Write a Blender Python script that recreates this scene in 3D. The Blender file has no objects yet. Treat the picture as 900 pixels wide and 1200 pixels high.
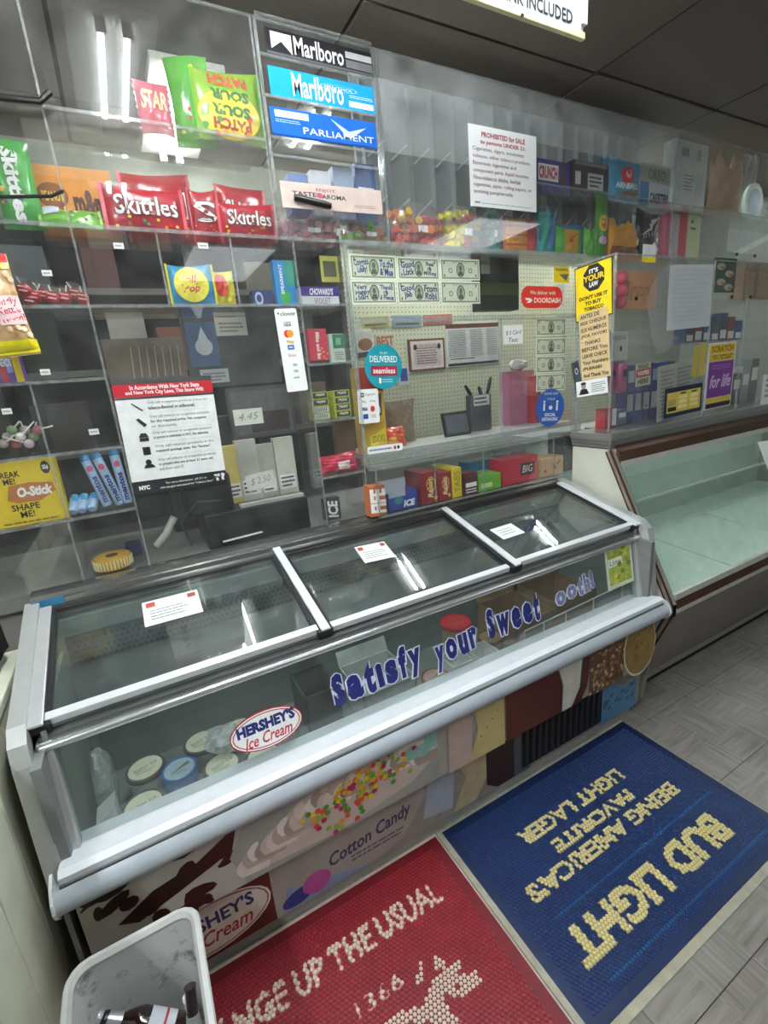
import bpy, bmesh, math, random
import numpy as np
from mathutils import Vector as V, Matrix
S = bpy.context.scene
random.seed(7)
# ------------------------------------------------------------------ camera
F_PX, CAM = 551.31, V((0, 0, 1.5))
def _rz(a): c, s = math.cos(a), math.sin(a); return Matrix(((c, -s, 0), (s, c, 0), (0, 0, 1)))
def _rx(a): c, s = math.cos(a), math.sin(a); return Matrix(((1, 0, 0), (0, c, -s), (0, s, c)))
RC = _rz(math.radians(-5.0317)) @ _rx(math.radians(15.5075)) @ Matrix(((1, 0, 0), (0, 0, -1), (0, 1, 0))) @ _rz(math.radians(27.4385))
cd = bpy.data.cameras.new('camera'); cd.sensor_fit = 'HORIZONTAL'; cd.sensor_width = 36; cd.lens = F_PX / 900 * 36
cd.clip_start = .01
cam = bpy.data.objects.new('camera', cd); S.collection.objects.link(cam)
m3 = Matrix((RC[0], -RC[1], -RC[2])).transposed()
cam.matrix_world = Matrix.Translation(CAM) @ m3.to_4x4(); S.camera = cam
# ------------------------------------------------------------------ world, exposure
w = bpy.data.worlds.new('world'); S.world = w; w.use_nodes = True
w.node_tree.nodes['Background'].inputs[0].default_value = (.75, .8, .85, 1)
w.node_tree.nodes['Background'].inputs[1].default_value = .15
S.view_settings.view_transform = 'Standard'; S.view_settings.look = 'None'; S.view_settings.gamma = 1
S.view_settings.exposure = 0.58
S.cycles.transparent_max_bounces = 32; S.cycles.max_bounces = 8
TUBE_W = 62.0      # emission strength of the fluorescent tubes
# ------------------------------------------------------------------ pixel -> place
def ray(px, py): return RC.transposed() @ V(((px - 450) / F_PX, (py - 600) / F_PX, 1))
def onx(px, py, x): d = ray(px, py); return CAM + d * ((x - CAM.x) / d.x)
def ony(px, py, y): d = ray(px, py); return CAM + d * ((y - CAM.y) / d.y)
def onz(px, py, z): d = ray(px, py); return CAM + d * ((z - CAM.z) / d.z)
ON = {'x': onx, 'y': ony, 'z': onz}
# ------------------------------------------------------------------ materials
MC = {}
def lin(c):
    if isinstance(c, str): c = tuple(int(c[i:i + 2], 16) for i in (0, 2, 4))
    return tuple(((v / 255) / 12.92 if v / 255 <= .04045 else ((v / 255 + .055) / 1.055) ** 2.4) for v in c) + (1,)
def M(c, rough=.5, metal=0, var=.08, scale=30, bump=0, coat=0, stretch=None, emit=0, spec=.5):
    key = (c, rough, metal, var, scale, bump, coat, stretch, emit, spec)
    if key in MC: return MC[key]
    m = bpy.data.materials.new('paint_' + str(c)); m.use_nodes = True; nt = m.node_tree; b = nt.nodes['Principled BSDF']
    b.inputs['Roughness'].default_value = rough; b.inputs['Metallic'].default_value = metal
    b.inputs['Coat Weight'].default_value = coat; b.inputs['Coat Roughness'].default_value = .12
    b.inputs['Specular IOR Level'].default_value = spec
    L = lin(c)
    tc = nt.nodes.new('ShaderNodeTexCoord'); mp = nt.nodes.new('ShaderNodeMapping')
    nt.links.new(tc.outputs['Object'], mp.inputs[0])
    if stretch: mp.inputs['Scale'].default_value = stretch
    n = nt.nodes.new('ShaderNodeTexNoise'); n.inputs['Scale'].default_value = scale; n.inputs['Detail'].default_value = 4
    nt.links.new(mp.outputs[0], n.inputs['Vector'])
    r = nt.nodes.new('ShaderNodeValToRGB'); e = r.color_ramp.elements
    e[0].position = .3; e[1].position = .7
    e[0].color = tuple(v * (1 - var) for v in L[:3]) + (1,); e[1].color = tuple(min(1, v * (1 + var)) for v in L[:3]) + (1,)
    nt.links.new(n.outputs['Fac'], r.inputs[0]); nt.links.new(r.outputs[0], b.inputs['Base Color'])
    if bump:
        bp = nt.nodes.new('ShaderNodeBump'); bp.inputs['Strength'].default_value = bump; bp.inputs['Distance'].default_value = .003
        nt.links.new(n.outputs['Fac'], bp.inputs['Height']); nt.links.new(bp.outputs[0], b.inputs['Normal'])
    if emit:
        b.inputs['Emission Color'].default_value = L; b.inputs['Emission Strength'].default_value = emit
    MC[key] = m; return m
def glass(name, tint=(.97, .98, .97), haze=.03, hazecol=(.8, .82, .8), rough=.02, ior=1.49, scale=14, refl=1.0):
    if name in MC: return MC[name]
    m = bpy.data.materials.new(name); m.use_nodes = True; nt = m.node_tree; nt.nodes.clear()
    N = nt.nodes.new; k = nt.links.new
    o = N('ShaderNodeOutputMaterial'); t = N('ShaderNodeBsdfTransparent'); t.inputs[0].default_value = tint + (1,)
    d = N('ShaderNodeBsdfDiffuse'); d.inputs[0].default_value = hazecol + (1,)
    g = N('ShaderNodeBsdfGlossy'); g.inputs['Roughness'].default_value = rough; g.inputs[0].default_value = (refl, refl, refl, 1)
    f = N('ShaderNodeFresnel'); gm = N('ShaderNodeNewGeometry'); im = N('ShaderNodeMapRange'); im.inputs[3].default_value = ior; im.inputs[4].default_value = 1 / ior   # thin sheet: no refraction, so the same reflectance on the way out
    k = nt.links.new; k(gm.outputs['Backfacing'], im.inputs[0]); k(im.outputs[0], f.inputs[0])
    tc = N('ShaderNodeTexCoord'); n = N('ShaderNodeTexNoise'); n.inputs['Scale'].default_value = scale; n.inputs['Detail'].default_value = 8
    k(tc.outputs['Object'], n.inputs['Vector'])
    mr = N('ShaderNodeMapRange'); mr.inputs[1].default_value = .3; mr.inputs[2].default_value = .75; mr.inputs[3].default_value = haze * .4; mr.inputs[4].default_value = haze * 1.6
    k(n.outputs['Fac'], mr.inputs[0])
    a = N('ShaderNodeMixShader'); k(mr.outputs[0], a.inputs[0]); k(t.outputs[0], a.inputs[1]); k(d.outputs[0], a.inputs[2])
    b = N('ShaderNodeMixShader'); k(f.outputs[0], b.inputs[0]); k(a.outputs[0], b.inputs[1]); k(g.outputs[0], b.inputs[2])
    k(b.outputs[0], o.inputs[0]); MC[name] = m; return m
ACR = glass('clear_acrylic', (.965, .97, .965), .024)
ACRM = glass('worn_acrylic', (.96, .965, .96), .035, (.8, .82, .81), .03, scale=18)
ACRS = glass('scuffed_acrylic', (.94, .95, .945), .075, (.78, .8, .79), .05, scale=22)
EDGE = glass('acrylic_cut_edge', (.80, .83, .82), .16, (.85, .87, .86), .12, scale=60)
FGL = glass('freezer_glass', (.90, .93, .92), .03, (.7, .75, .73), .015, 1.5)
DGL = glass('case_glass', (.915, .942, .932), .05, (.72, .78, .75), .015, 1.55)
FILM = glass('clear_film', (.96, .96, .965), .10, (.9, .9, .92), .08, 1.45, 25)
ALU = M('b9bcbb', .32, .85, .05, 60, stretch=(1, 30, 30)); ALUD = M('8d8f8e', .35, .85, .06, 60)
WHT = M('e4e6e4', .35, 0, .03); PAPER = M('eef0ee', .8, 0, .02); BLK = M('141414', .45); DARK = M('26262a', .5)
INK = M('1b1b1f', .6); RED = M('b81a24', .45); WHITE = M('f4f4f2', .5, 0, .02); YEL = M('f2d51c', .45)
# ------------------------------------------------------------------ geometry
def J(*gs):
    vs, fs = [], []
    for g in gs:
        o = len(vs); vs += g[0]; fs += [tuple(i + o for i in f) for f in g[1]]
    return vs, fs
QF = [(0, 3, 2, 1), (4, 5, 6, 7), (0, 1, 5, 4), (1, 2, 6, 5), (2, 3, 7, 6), (3, 0, 4, 7)]
def gbox(lo, hi):
    a, b = V(lo), V(hi)
    return [V((a.x, a.y, a.z)), V((b.x, a.y, a.z)), V((b.x, b.y, a.z)), V((a.x, b.y, a.z)), V((a.x, a.y, b.z)), V((b.x, a.y, b.z)), V((b.x, b.y, b.z)), V((a.x, b.y, b.z))], list(QF)
def gobox(o, a, b, c):   # corner + three edge vectors
    return [o, o + a, o + a + b, o + b, o + c, o + a + c, o + a + b + c, o + b + c], list(QF)
def gcyl(p0, p1, r0, r1=None, n=16, cap=True):
    p0, p1 = V(p0), V(p1); r1 = r0 if r1 is None else r1
    d = (p1 - p0).normalized(); a = d.orthogonal().normalized(); b = d.cross(a)
    vs = [p + (a * math.cos(2 * math.pi * i / n) + b * math.sin(2 * math.pi * i / n)) * r for p, r in ((p0, r0), (p1, r1)) for i in range(n)]
    fs = [(i, (i + 1) % n, n + (i + 1) % n, n + i) for i in range(n)]
    if cap: fs += [tuple(range(n))[::-1], tuple(range(n, 2 * n))]
    return vs, fs
def glathe(p0, axis, prof, n=20):   # prof: (r, t) along axis
    d = V(axis).normalized(); a = d.orthogonal().normalized(); b = d.cross(a); vs = []; fs = []
    for r, t in prof:
        vs += [V(p0) + d * t + (a * math.cos(2 * math.pi * i / n) + b * math.sin(2 * math.pi * i / n)) * max(r, 1e-5) for i in range(n)]
    for k in range(len(prof) - 1):
        fs += [(k * n + i, k * n + (i + 1) % n, (k + 1) * n + (i + 1) % n, (k + 1) * n + i) for i in range(n)]
    fs += [tuple(range(n))[::-1], tuple(range((len(prof) - 1) * n, len(prof) * n))]
    return vs, fs
def gtube(pts, r, n=8):
    pts = [V(p) for p in pts]; vs = []; fs = []; a = None
    for i, p in enumerate(pts):
        d = (pts[min(i + 1, len(pts) - 1)] - pts[max(i - 1, 0)]).normalized()
        if a is None: a = d.orthogonal().normalized()
        a = (a - d * a.dot(d)).normalized(); b = d.cross(a); rr = r[i] if isinstance(r, (list, tuple)) else r
        vs += [p + (a * math.cos(2 * math.pi * j / n) + b * math.sin(2 * math.pi * j / n)) * rr for j in range(n)]
    for k in range(len(pts) - 1):
        fs += [(k * n + i, k * n + (i + 1) % n, (k + 1) * n + (i + 1) % n, (k + 1) * n + i) for i in range(n)]
    fs += [tuple(range(n))[::-1], tuple(range((len(pts) - 1) * n, len(pts) * n))]
    return vs, fs
def gprism(poly, ext):   # planar polygon extruded
    n = len(poly); ext = V(ext); vs = [V(p) for p in poly] + [V(p) + ext for p in poly]
    return vs, [tuple(range(n))[::-1], tuple(range(n, 2 * n))] + [(i, (i + 1) % n, n + (i + 1) % n, n + i) for i in range(n)]
def gxprof(prof, x0, x1): return gprism([V((x0, y, z)) for y, z in prof], (x1 - x0, 0, 0))
def gsph(c, r, n=8, sc=(1, 1, 1)):
    c = V(c); vs = []; fs = []; m = n // 2 + 1
    for i in range(m + 1):
        t = math.pi * i / m
        for j in range(n):
            p = 2 * math.pi * j / n; vs.append(c + V((r * sc[0] * math.sin(t) * math.cos(p), r * sc[1] * math.sin(t) * math.sin(p), r * sc[2] * math.cos(t))))
    for i in range(m):
        fs += [(i * n + j, (i + 1) * n + j, (i + 1) * n + (j + 1) % n, i * n + (j + 1) % n) for j in range(n)]
    return vs, fs
ORG = {}
def link(o): S.collection.objects.link(o); return o
def tags(o, label=None, cat=None, group=None, kind=None):
    if label: o['label'] = label
    if cat: o['category'] = cat
    if group: o['group'] = group
    if kind: o['kind'] = kind
    return o
def mk(name, geo, mat, parent=None, label=None, cat=None, group=None, kind=None, smooth=False, bevel=0, autos=False):
    vs, fs = geo
    if parent is not None: org = ORG[parent.name]
    else:
        xs = [v.x for v in vs]; ys = [v.y for v in vs]; zs = [v.z for v in vs]
        org = V(((min(xs) + max(xs)) / 2, (min(ys) + max(ys)) / 2, min(zs)))
    me = bpy.data.meshes.new(name); me.from_pydata([tuple(v - org) for v in vs], [], fs)
    bm = bmesh.new(); bm.from_mesh(me)
    bmesh.ops.recalc_face_normals(bm, faces=bm.faces) if len(fs) < 4000 else None
    if bevel: bmesh.ops.bevel(bm, geom=bm.edges[:], offset=bevel, segments=2, profile=.5, affect='EDGES', clamp_overlap=True)
    if smooth:
        for f in bm.faces: f.smooth = True
    bm.to_mesh(me); bm.free()
    if smooth:
        try: me.set_sharp_from_angle(angle=math.radians(40))
        except Exception: pass
    me.materials.append(mat)
    o = link(bpy.data.objects.new(name, me))
    if parent is not None: o.parent = parent
    else: o.location = org
    ORG[o.name] = org
    return tags(o, label, cat, group, kind)
def thing(name, label, cat, loc, group=None, kind=None):
    o = link(bpy.data.objects.new(name, None)); o.location = V(loc); o.empty_display_size = .02; ORG[o.name] = V(loc)
    return tags(o, label, cat, group, kind)
# ------------------------------------------------------------------ frames, print, cards
class Fr:
    def __init__(s, o, ex, ey, w, h, hf=None):
        s.o, s.ex, s.ey, s.w, s.h = V(o), V(ex).normalized(), V(ey).normalized(), w, h; s.n = s.ex.cross(s.ey); s.hf = hf
    def pt(s, u, v, d=0):
        return s.o + s.ex * (u * s.w) + s.ey * (v * s.h) + s.n * (d + (s.hf(u, v) if s.hf else 0))
    def off(s, d): return Fr(s.o + s.n * d, s.ex, s.ey, s.w, s.h, s.hf)
    def base(s): p = s.pt(.5, .5); return V((p.x, p.y, min(s.pt(0, 0).z, s.pt(1, 0).z, s.pt(0, 1).z, s.pt(1, 1).z)))
def fq(ax, c, TL, TR, BR, BL):      # rectangle from four photo corners lying on the plane ax = c
    p = [ON[ax](q[0], q[1], c) for q in (TL, TR, BR, BL)]
    ex = ((p[1] - p[0]) + (p[2] - p[3])) / 2; ey = ((p[0] - p[3]) + (p[1] - p[2])) / 2
    w, h = ex.length, ey.length; mid = (p[0] + p[1] + p[2] + p[3]) / 4
    ex = ex.normalized(); ey = (ey - ex * ey.dot(ex)).normalized()
    return Fr(mid - ex * w / 2 - ey * h / 2, ex, ey, w, h)
def fb(y, l, r, t, b, zbase=None, lean=0, yaw=0):   # upright rectangle at depth y from a photo box; stands on zbase
    mx, my = (l + r) / 2, (t + b) / 2
    x0, x1 = ony(l, my, y).x, ony(r, my, y).x; z1 = ony(mx, t, y).z; z0 = ony(mx, b, y).z if zbase is None else zbase
    ex = V((math.cos(yaw), math.sin(yaw), 0)); ey = V((0, 0, 1)); n = ex.cross(ey)
    if lean: ey = (ey - n * lean).normalized()
    return Fr(V(((x0 + x1) / 2, y, z0)) - ex * ((x1 - x0) / 2), ex, ey, x1 - x0, max(z1 - z0, .01))
TX = {}
def tgeo(s, bold=0.0, shear=0.0, space=1.0):
    k = (s, bold, shear, space)
    if k in TX: return TX[k]
    c = bpy.data.curves.new('t', 'FONT'); c.body = s; c.size = 1; c.offset = bold; c.shear = shear; c.resolution_u = 2; c.space_character = space
    c.fill_mode = 'FRONT'; c.space_line = .85; c.align_x = 'CENTER' if '\n' in s else 'LEFT'
    o = bpy.data.objects.new('t', c); S.collection.objects.link(o)
    dg = bpy.context.evaluated_depsgraph_get(); me = o.evaluated_get(dg).to_mesh()
    vs = [(v.co.x, v.co.y) for v in me.vertices]; fs = [tuple(p.vertices) for p in me.polygons]
    o.evaluated_get(dg).to_mesh_clear(); bpy.data.objects.remove(o); bpy.data.curves.remove(c)
    if not vs: vs = [(0, 0), (1, 0), (1, 1)]; fs = [(0, 1, 2)]
    x0 = min(v[0] for v in vs); x1 = max(v[0] for v in vs); y0 = min(v[1] for v in vs); y1 = max(v[1] for v in vs)
    TX[k] = ([((x - x0) / (x1 - x0 or 1), (y - y0) / (y1 - y0 or 1)) for x, y in vs], fs, (x1 - x0) / (y1 - y0 or 1)); return TX[k]
class Print:
    def __init__(s, fr, d=.0006): s.f = fr; s.d = d; s.g = {}; s.k = 0
    def put(s, name, mat, vs, fs):
        s.g.setdefault((name, mat), []).append((vs, fs)); s.k += 1
    def _d(s): return s.d + s.k * .00003
    def rect(s, u0, v0, u1, v1, mat, name='print', nx=None, ny=None):
        nx = nx or (8 if s.f.hf else 1); ny = ny or (6 if s.f.hf else 1); d = s._d()
        vs = [s.f.pt(u0 + (u1 - u0) * i / nx, v0 + (v1 - v0) * j / ny, d) for j in range(ny + 1) for i in range(nx + 1)]
        s.put(name, mat, vs, [(j * (nx + 1) + i, j * (nx + 1) + i + 1, (j + 1) * (nx + 1) + i + 1, (j + 1) * (nx + 1) + i) for j in range(ny) for i in range(nx)])
    def poly(s, pts, mat, name='print'):
        d = s._d(); s.put(name, mat, [s.f.pt(u, v, d) for u, v in pts], [tuple(range(len(pts)))])
    def ell(s, cu, cv, ru, rv, mat, name='print', rot=0, n=24, inner=0):
        d = s._d(); A = s.f.w / s.f.h; c, q = math.cos(rot), math.sin(rot); rings = [inner, 1] if inner else [0.001, .5, 1]; vs = []
        for r in rings:
            for i in range(n):
                t = 2 * math.pi * i / n; x, y = ru * r * math.cos(t) * A, rv * r * math.sin(t)
                vs.append(s.f.pt(cu + (x * c - y * q) / A, cv + x * q + y * c, d))
        s.put(name, mat, vs, [(k * n + i, k * n + (i + 1) % n, (k + 1) * n + (i + 1) % n, (k + 1) * n + i) for k in range(len(rings) - 1) for i in range(n)])
    def rrect(s, u0, v0, u1, v1, r, mat, name='print'):
        A = s.f.w / s.f.h; pts = []
        for cx, cy, a in ((u1 - r / A, v1 - r, 0), (u0 + r / A, v1 - r, 1), (u0 + r / A, v0 + r, 2), (u1 - r / A, v0 + r, 3)):
            for i in range(5):
                t = (a + i / 4) * math.pi / 2; pts.append((cx + r / A * math.cos(t), cy + r * math.sin(t)))
        s.poly(pts, mat, name)
    def text(s, t, u0, v0, u1, v1, mat, rot=0, bold=0, shear=0, name='lettering', fit=True, curve=0, space=1.0):
        vs, fs, asp = tgeo(t, bold, shear, space); d = s._d(); A = s.f.w / s.f.h; cu, cv = (u0 + u1) / 2, (v0 + v1) / 2
        W, H = (u1 - u0) * A, v1 - v0
        if not fit: W = min(W, H * asp)
        c, q = math.cos(rot), math.sin(rot); out = []
        for x, y in vs:
            X, Y = (x - .5) * W, (y - .5) * H + curve * H * (4 * (x - .5) ** 2)
            out.append(s.f.pt(cu + (X * c - Y * q) / A, cv + X * q + Y * c, d))
        s.put(name, mat, out, fs)
    def lines(s, u0, v0, u1, v1, n, mat, fill=.45, ragged=.25, seed=1, name='fine_print'):
        rr = random.Random(seed); h = (v1 - v0) / n
        for i in range(n):
            y = v1 - (i + .5) * h; u = u0; e = u1 - (u1 - u0) * rr.random() * ragged
            while u < e:
                l = (u1 - u0) * rr.uniform(.05, .16); s.rect(u, y - h * fill / 2, min(u + l, e), y + h * fill / 2, mat, name); u += l + (u1 - u0) * .018
    def emit(s, parent):
        for (n, m), gl in s.g.items(): mk(n, J(*gl), m, parent, kind='stuff' if len(gl) > 1 else None)
def card(name, label, cat, fr, mat, th=.001, group=None, rim=None):
    o = thing(name, label, cat, fr.base(), group)
    g = gobox(fr.pt(0, 0, -0), fr.ex * fr.w, fr.ey * fr.h, -fr.n * th)
    mk('sheet', g, mat, o); p = Print(fr); p.obj = o; return p
def rcard(name, label, cat, fr, mat, r=.08, th=.001, group=None, ell=False):
    o = thing(name, label, cat, fr.base(), group); A = fr.w / fr.h; pts = []
    if ell: pts = [(.5 + .5 * math.cos(t * math.pi / 16), .5 + .5 * math.sin(t * math.pi / 16)) for t in range(32)]
    else:
        for cx, cy, a in ((1 - r / A, 1 - r, 0), (r / A, 1 - r, 1), (r / A, r, 2), (1 - r / A, r, 3)):
            for i in range(6): t = (a + i / 5) * math.pi / 2; pts.append((cx + r / A * math.cos(t), cy + r * math.sin(t)))
    mk('sheet', gprism([fr.pt(u, v) for u, v in pts], -fr.n * th), mat, o); p = Print(fr); p.obj = o; return p
def carton(name, label, cat, fr, depth, mat, group=None, flap=None):
    o = thing(name, label, cat, fr.base() - fr.n * depth * .0, group)
    mk('box', gobox(fr.pt(0, 0), fr.ex * fr.w, fr.ey * fr.h, -fr.n * depth), mat, o, bevel=min(.0012, depth * .1))
    if flap: mk('flap', gobox(fr.pt(.03, 1) - fr.n * .002, fr.ex * fr.w * .94, fr.n * (-depth * .9), fr.ey * .0012), flap, o)
    p = Print(fr); p.obj = o; return p
def bag(name, label, cat, fr, mat, thick=.03, group=None, crimp=None, seed=0, wr=.0028, ends='h', nx=22, ny=16, rag=0):
    rr = random.Random(seed); ph = [rr.uniform(0, 6.28) for _ in range(8)]
    def hf(u, v):
        u = min(max(u, 0), 1); v = min(max(v, 0), 1)
        a, b = 2 * u - 1, 2 * v - 1
        if ends == 'h': a = min(1, abs(a) / .9); pu, pv = 4, 2.4
        else: b = min(1, abs(b) / .9); pu, pv = 2.4, 4
        e = max(0, (1 - abs(a) ** pu)) ** .6 * max(0, (1 - abs(b) ** pv)) ** .6
        wv = math.sin(9 * u + 5 * v + ph[0]) * .5 + math.sin(17 * u - 11 * v + ph[1]) * .35 + math.sin(31 * v + 6 * u + ph[2]) * .25
        return thick / 2 * e + wr * wv * min(1, e * 2 + .15)
    o = thing(name, label, cat, fr.base(), group)
    vs = []; fs = []
    for side in (1, -1):
        o0 = len(vs)
        for j in range(ny + 1):
            for i in range(nx + 1):
                u, v = i / nx, j / ny; e = hf(u, v)
                jag = (.006 if (j % 2) else 0) * (1 if ends == 'h' else 0) * (1 if i == 0 else (-1 if i == nx else 0))
                cu, cv = ((0, (v - .5) * -.09 * math.sin(math.pi * u)) if ends == 'h' else ((u - .5) * -.10 * math.sin(math.pi * v), 0))   # pillow waist
                cu += .02 * math.sin(ph[3] + 2.2 * v) * (u - .5); cv += .035 * math.sin(ph[4] + 2.6 * u) * v
                if rag: cv += rag * v ** 3 * (math.sin(13 * u + ph[5]) * .6 + math.sin(29 * u + ph[6]) * .4 - .3)
                vs.append(fr.o + fr.ex * ((u + cu) * fr.w + jag) + fr.ey * max(0, v + cv) * fr.h + fr.n * (e if side == 1 else -thick * .5 * max(0, (1 - abs(2 * u - 1) ** 4)) * max(0, (1 - abs(2 * v - 1) ** 3))))
        for j in range(ny):
            for i in range(nx):
                a = o0 + j * (nx + 1) + i; q = (a, a + 1, a + nx + 2, a + nx + 1); fs.append(q if side == 1 else q[::-1])
    mk('wrapper', (vs, fs), mat, o, smooth=True)
    f2 = Fr(fr.o, fr.ex, fr.ey, fr.w, fr.h, hf); p = Print(f2, .0035); p.obj = o
    if crimp:
        if ends == 'h': p.rect(0.005, .02, .05, .98, crimp, 'seal'); p.rect(.95, .02, .995, .98, crimp, 'seal')
        else: p.rect(.02, .005, .98, .06, crimp, 'seal'); p.rect(.02, .94, .98, .995, crimp, 'seal')
    return p
# ================================================================== ROOM
YA = 1.58          # front plane of the acrylic screen
ZC = 2.58          # ceiling
def floor_mat():
    m = bpy.data.materials.new('grey_parquet_vinyl'); m.use_nodes = True; nt = m.node_tree; b = nt.nodes['Principled BSDF']; N = nt.nodes.new; k = nt.links.new
    g = N('ShaderNodeNewGeometry'); ch = N('ShaderNodeTexChecker'); ch.inputs['Scale'].default_value = 1 / .165
    mp0 = N('ShaderNodeMapping'); mp0.inputs['Location'].default_value = (.013, .02, .5); k(g.outputs['Position'], mp0.inputs[0]); k(mp0.outputs[0], ch.inputs['Vector'])
    outs = []
    for sc in ((5, 70, 1), (70, 5, 1)):
        mp = N('ShaderNodeMapping'); mp.inputs['Scale'].default_value = sc; k(g.outputs['Position'], mp.inputs[0])
        n = N('ShaderNodeTexNoise'); n.inputs['Scale'].default_value = 1; n.inputs['Detail'].default_value = 5; k(mp.outputs[0], n.inputs['Vector']); outs.append(n)
    mx = N('ShaderNodeMix'); k(ch.outputs['Fac'], mx.inputs[0]); k(outs[0].outputs['Fac'], mx.inputs[2]); k(outs[1].outputs['Fac'], mx.inputs[3])
    big = N('ShaderNodeTexNoise'); big.inputs['Scale'].default_value = 4; big.inputs['Detail'].default_value = 3; k(g.outputs['Position'], big.inputs['Vector'])
    add = N('ShaderNodeMath'); add.operation = 'MULTIPLY_ADD'; k(big.outputs['Fac'], add.inputs[0]); add.inputs[1].default_value = .5; k(mx.outputs[0], add.inputs[2])
    r = N('ShaderNodeValToRGB'); e = r.color_ramp.elements; e[0].position = .45; e[1].position = 1.05; e[0].color = lin('66605a'); e[1].color = lin('96918b')
    k(add.outputs[0], r.inputs[0]); k(r.outputs[0], b.inputs['Base Color']); b.inputs['Roughness'].default_value = .42
    return m
FLOOR = floor_mat()
fl = mk('floor', gbox((-1.6, -2.6, -.06), (4.6, 3.4, -.003)), M('3b3733', .8), kind='structure', label='grey wood-look vinyl floor tiles')
tw, td = .66, .329; tile_me = None
for i in range(-2, 7):
    for j in range(-5, 4):
        x0 = 1.79 - 3 * tw + i * tw + (.33 if j % 2 else 0); y0 = 1.014 + (j - 3) * td + td * 0
        x0 -= tw
        if tile_me is None:
            o = mk('tile', gbox((x0 + .001, y0 + .001, -.003), (x0 + tw - .001, y0 + td - .001, 0)), FLOOR, fl, bevel=.0008); tile_me = o.data; tx, ty = x0, y0
        else:
            o = link(bpy.data.objects.new('tile', tile_me)); o.parent = fl; o.location = (x0 - tx, y0 - ty, 0)
# ceiling with dropped tiles
ce = mk('ceiling', gbox((-1.6, -2.6, ZC + .012), (4.6, 3.4, ZC + .06)), M('12100e', .95), kind='structure', label='dark stained drop-ceiling tiles')
CT = M('6f675f', .95, 0, .10, 160, .3)
xs = [-1.6, -.78, .04, .86, 1.87, 2.69, 3.51, 4.6]; ys = [-2.6, -1.75, -.92, -.1, .70, 1.50, 2.31, 3.4]
for i in range(len(xs) - 1):
    for j in range(len(ys) - 1):
        mk('tile', gbox((xs[i] + .007, ys[j] + .007, ZC + random.uniform(-.006, .004)), (xs[i + 1] - .007, ys[j + 1] - .007, ZC + .014)), CT, ce)
CREAM = M('d8dac2', .6, 0, .06, 6); PALE = M('c9ccc6', .7)
mk('wall_back', gbox((-1.6, 2.66, 0), (4.6, 2.72, ZC + .01)), M('8f9186', .8), kind='structure', label='pale back wall behind the counter')
mk('wall_right', gbox((4.55, -2.6, 0), (4.62, 2.7, ZC + .01)), M('84877f', .8), kind='structure', label='pale side wall at the far end')
mk('wall_rear', gbox((-1.6, -2.6, 0), (4.6, -2.54, ZC + .01)), M('8f8f88', .8), kind='structure', label='pale wall behind the viewer')
mk('wall_side', gbox((-1.6, -2.6, 0), (-1.54, 2.7, ZC + .01)), M('8f8f88', .8), kind='structure', label='pale wall left of the counter')
# half-height cream partition left of the freezer, tongue and groove boards
wl = mk('wall_left', gbox((-.50, .0, 0), (-.385, 1.50, .86)), M('6f6f60', .8), kind='structure', label='cream painted board partition beside the freezer')
BO = M('d8dac4', .55, 0, .10, 9, .1)
yb = 1.49
while yb > .05:
    mk('board', gbox((-.386, yb - .138, 0), (-.372, yb - .001, .86)), BO, wl, bevel=.004); yb -= .14
mk('cap', gbox((-.51, .0, .86), (-.365, 1.50, .885)), BO, wl, bevel=.004)
# ---------------------------------------------------------------- fluorescent fixtures
def fixture(label, x, y0, y1, z, strength=TUBE_W):
    o = thing('ceiling_light', label, 'ceiling light', (x, (y0 + y1) / 2, z - .05), 'fluorescent ceiling fixtures')
    mk('housing', gbox((x - .12, y0 - .03, z - .022), (x + .12, y1 + .03, z)), M('e6e6e0', .4), o, bevel=.004)
    for s in (-1, 1):
        mk('tube', gcyl((x + s * .034, y0, z - .04), (x + s * .034, y1, z - .04), .0085, n=10), M('f4fbff', .5, emit=strength, var=0), o, smooth=True)
        for yy in (y0 - .005, y1 + .005): mk('socket', gbox((x + s * .034 - .014, yy - .008, z - .058), (x + s * .034 + .014, yy + .008, z - .02)), WHT, o)
fixture('two-tube fluorescent fixture reflected in the upper left acrylic', .2, .16, 1.37, ZC - .006, TUBE_W * 2)
def added_troffer(label, x0, y0, x1, y1, rad):
    o = thing('ceiling_light', label, 'ceiling light', ((x0 + x1) / 2, (y0 + y1) / 2, ZC - .03), 'added panel ceiling lights')
    mk('frame', gbox((x0 - .02, y0 - .02, ZC - .02), (x1 + .02, y1 + .02, ZC - .007)), WHT, o); mk('diffuser', gbox((x0, y0, ZC - .026), (x1, y1, ZC - .0205)), M('f4fbff', .5, emit=rad, var=0), o)
added_troffer('added out-of-view square diffuser panel light over the walkway by the deli case', 2.5, -.9, 3.1, .2, 2.4)  # extra panel, added to light the goods from the front; never in view
fixture('added out-of-view short two-tube fluorescent fixture over the middle of freezer', .93, .72, 1.18, ZC - .006, TUBE_W * 1.7)  # lamp added above the frame to brighten the upper shelf goods
fixture('added out-of-view short two-tube fluorescent fixture over the far end of deli case', 4.41, 1.27, 1.47, ZC - .006, TUBE_W * 2.6)  # added past the right edge of view to light the guard goods
added_troffer('added out-of-view square diffuser panel light over the aisle behind the viewer', .7, -1.9, 1.3, -.8, 2.4)  # extra panel behind the camera, added as soft frontal fill
fixture('added out-of-view two-tube fluorescent fixture at the far left of the shop floor', -1.0, -1.0, .15, ZC - .006, TUBE_W * 2.6)  # fill lamp added at left; lamp and reflection both stay outside the frame
fixture('added hidden two-tube fluorescent fixture over the clerk side above the window', 1.75, 2.05, 2.60, ZC - .006, TUBE_W * 1.9)  # lamp added out of sight behind the rack to brighten the pegboard
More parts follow.
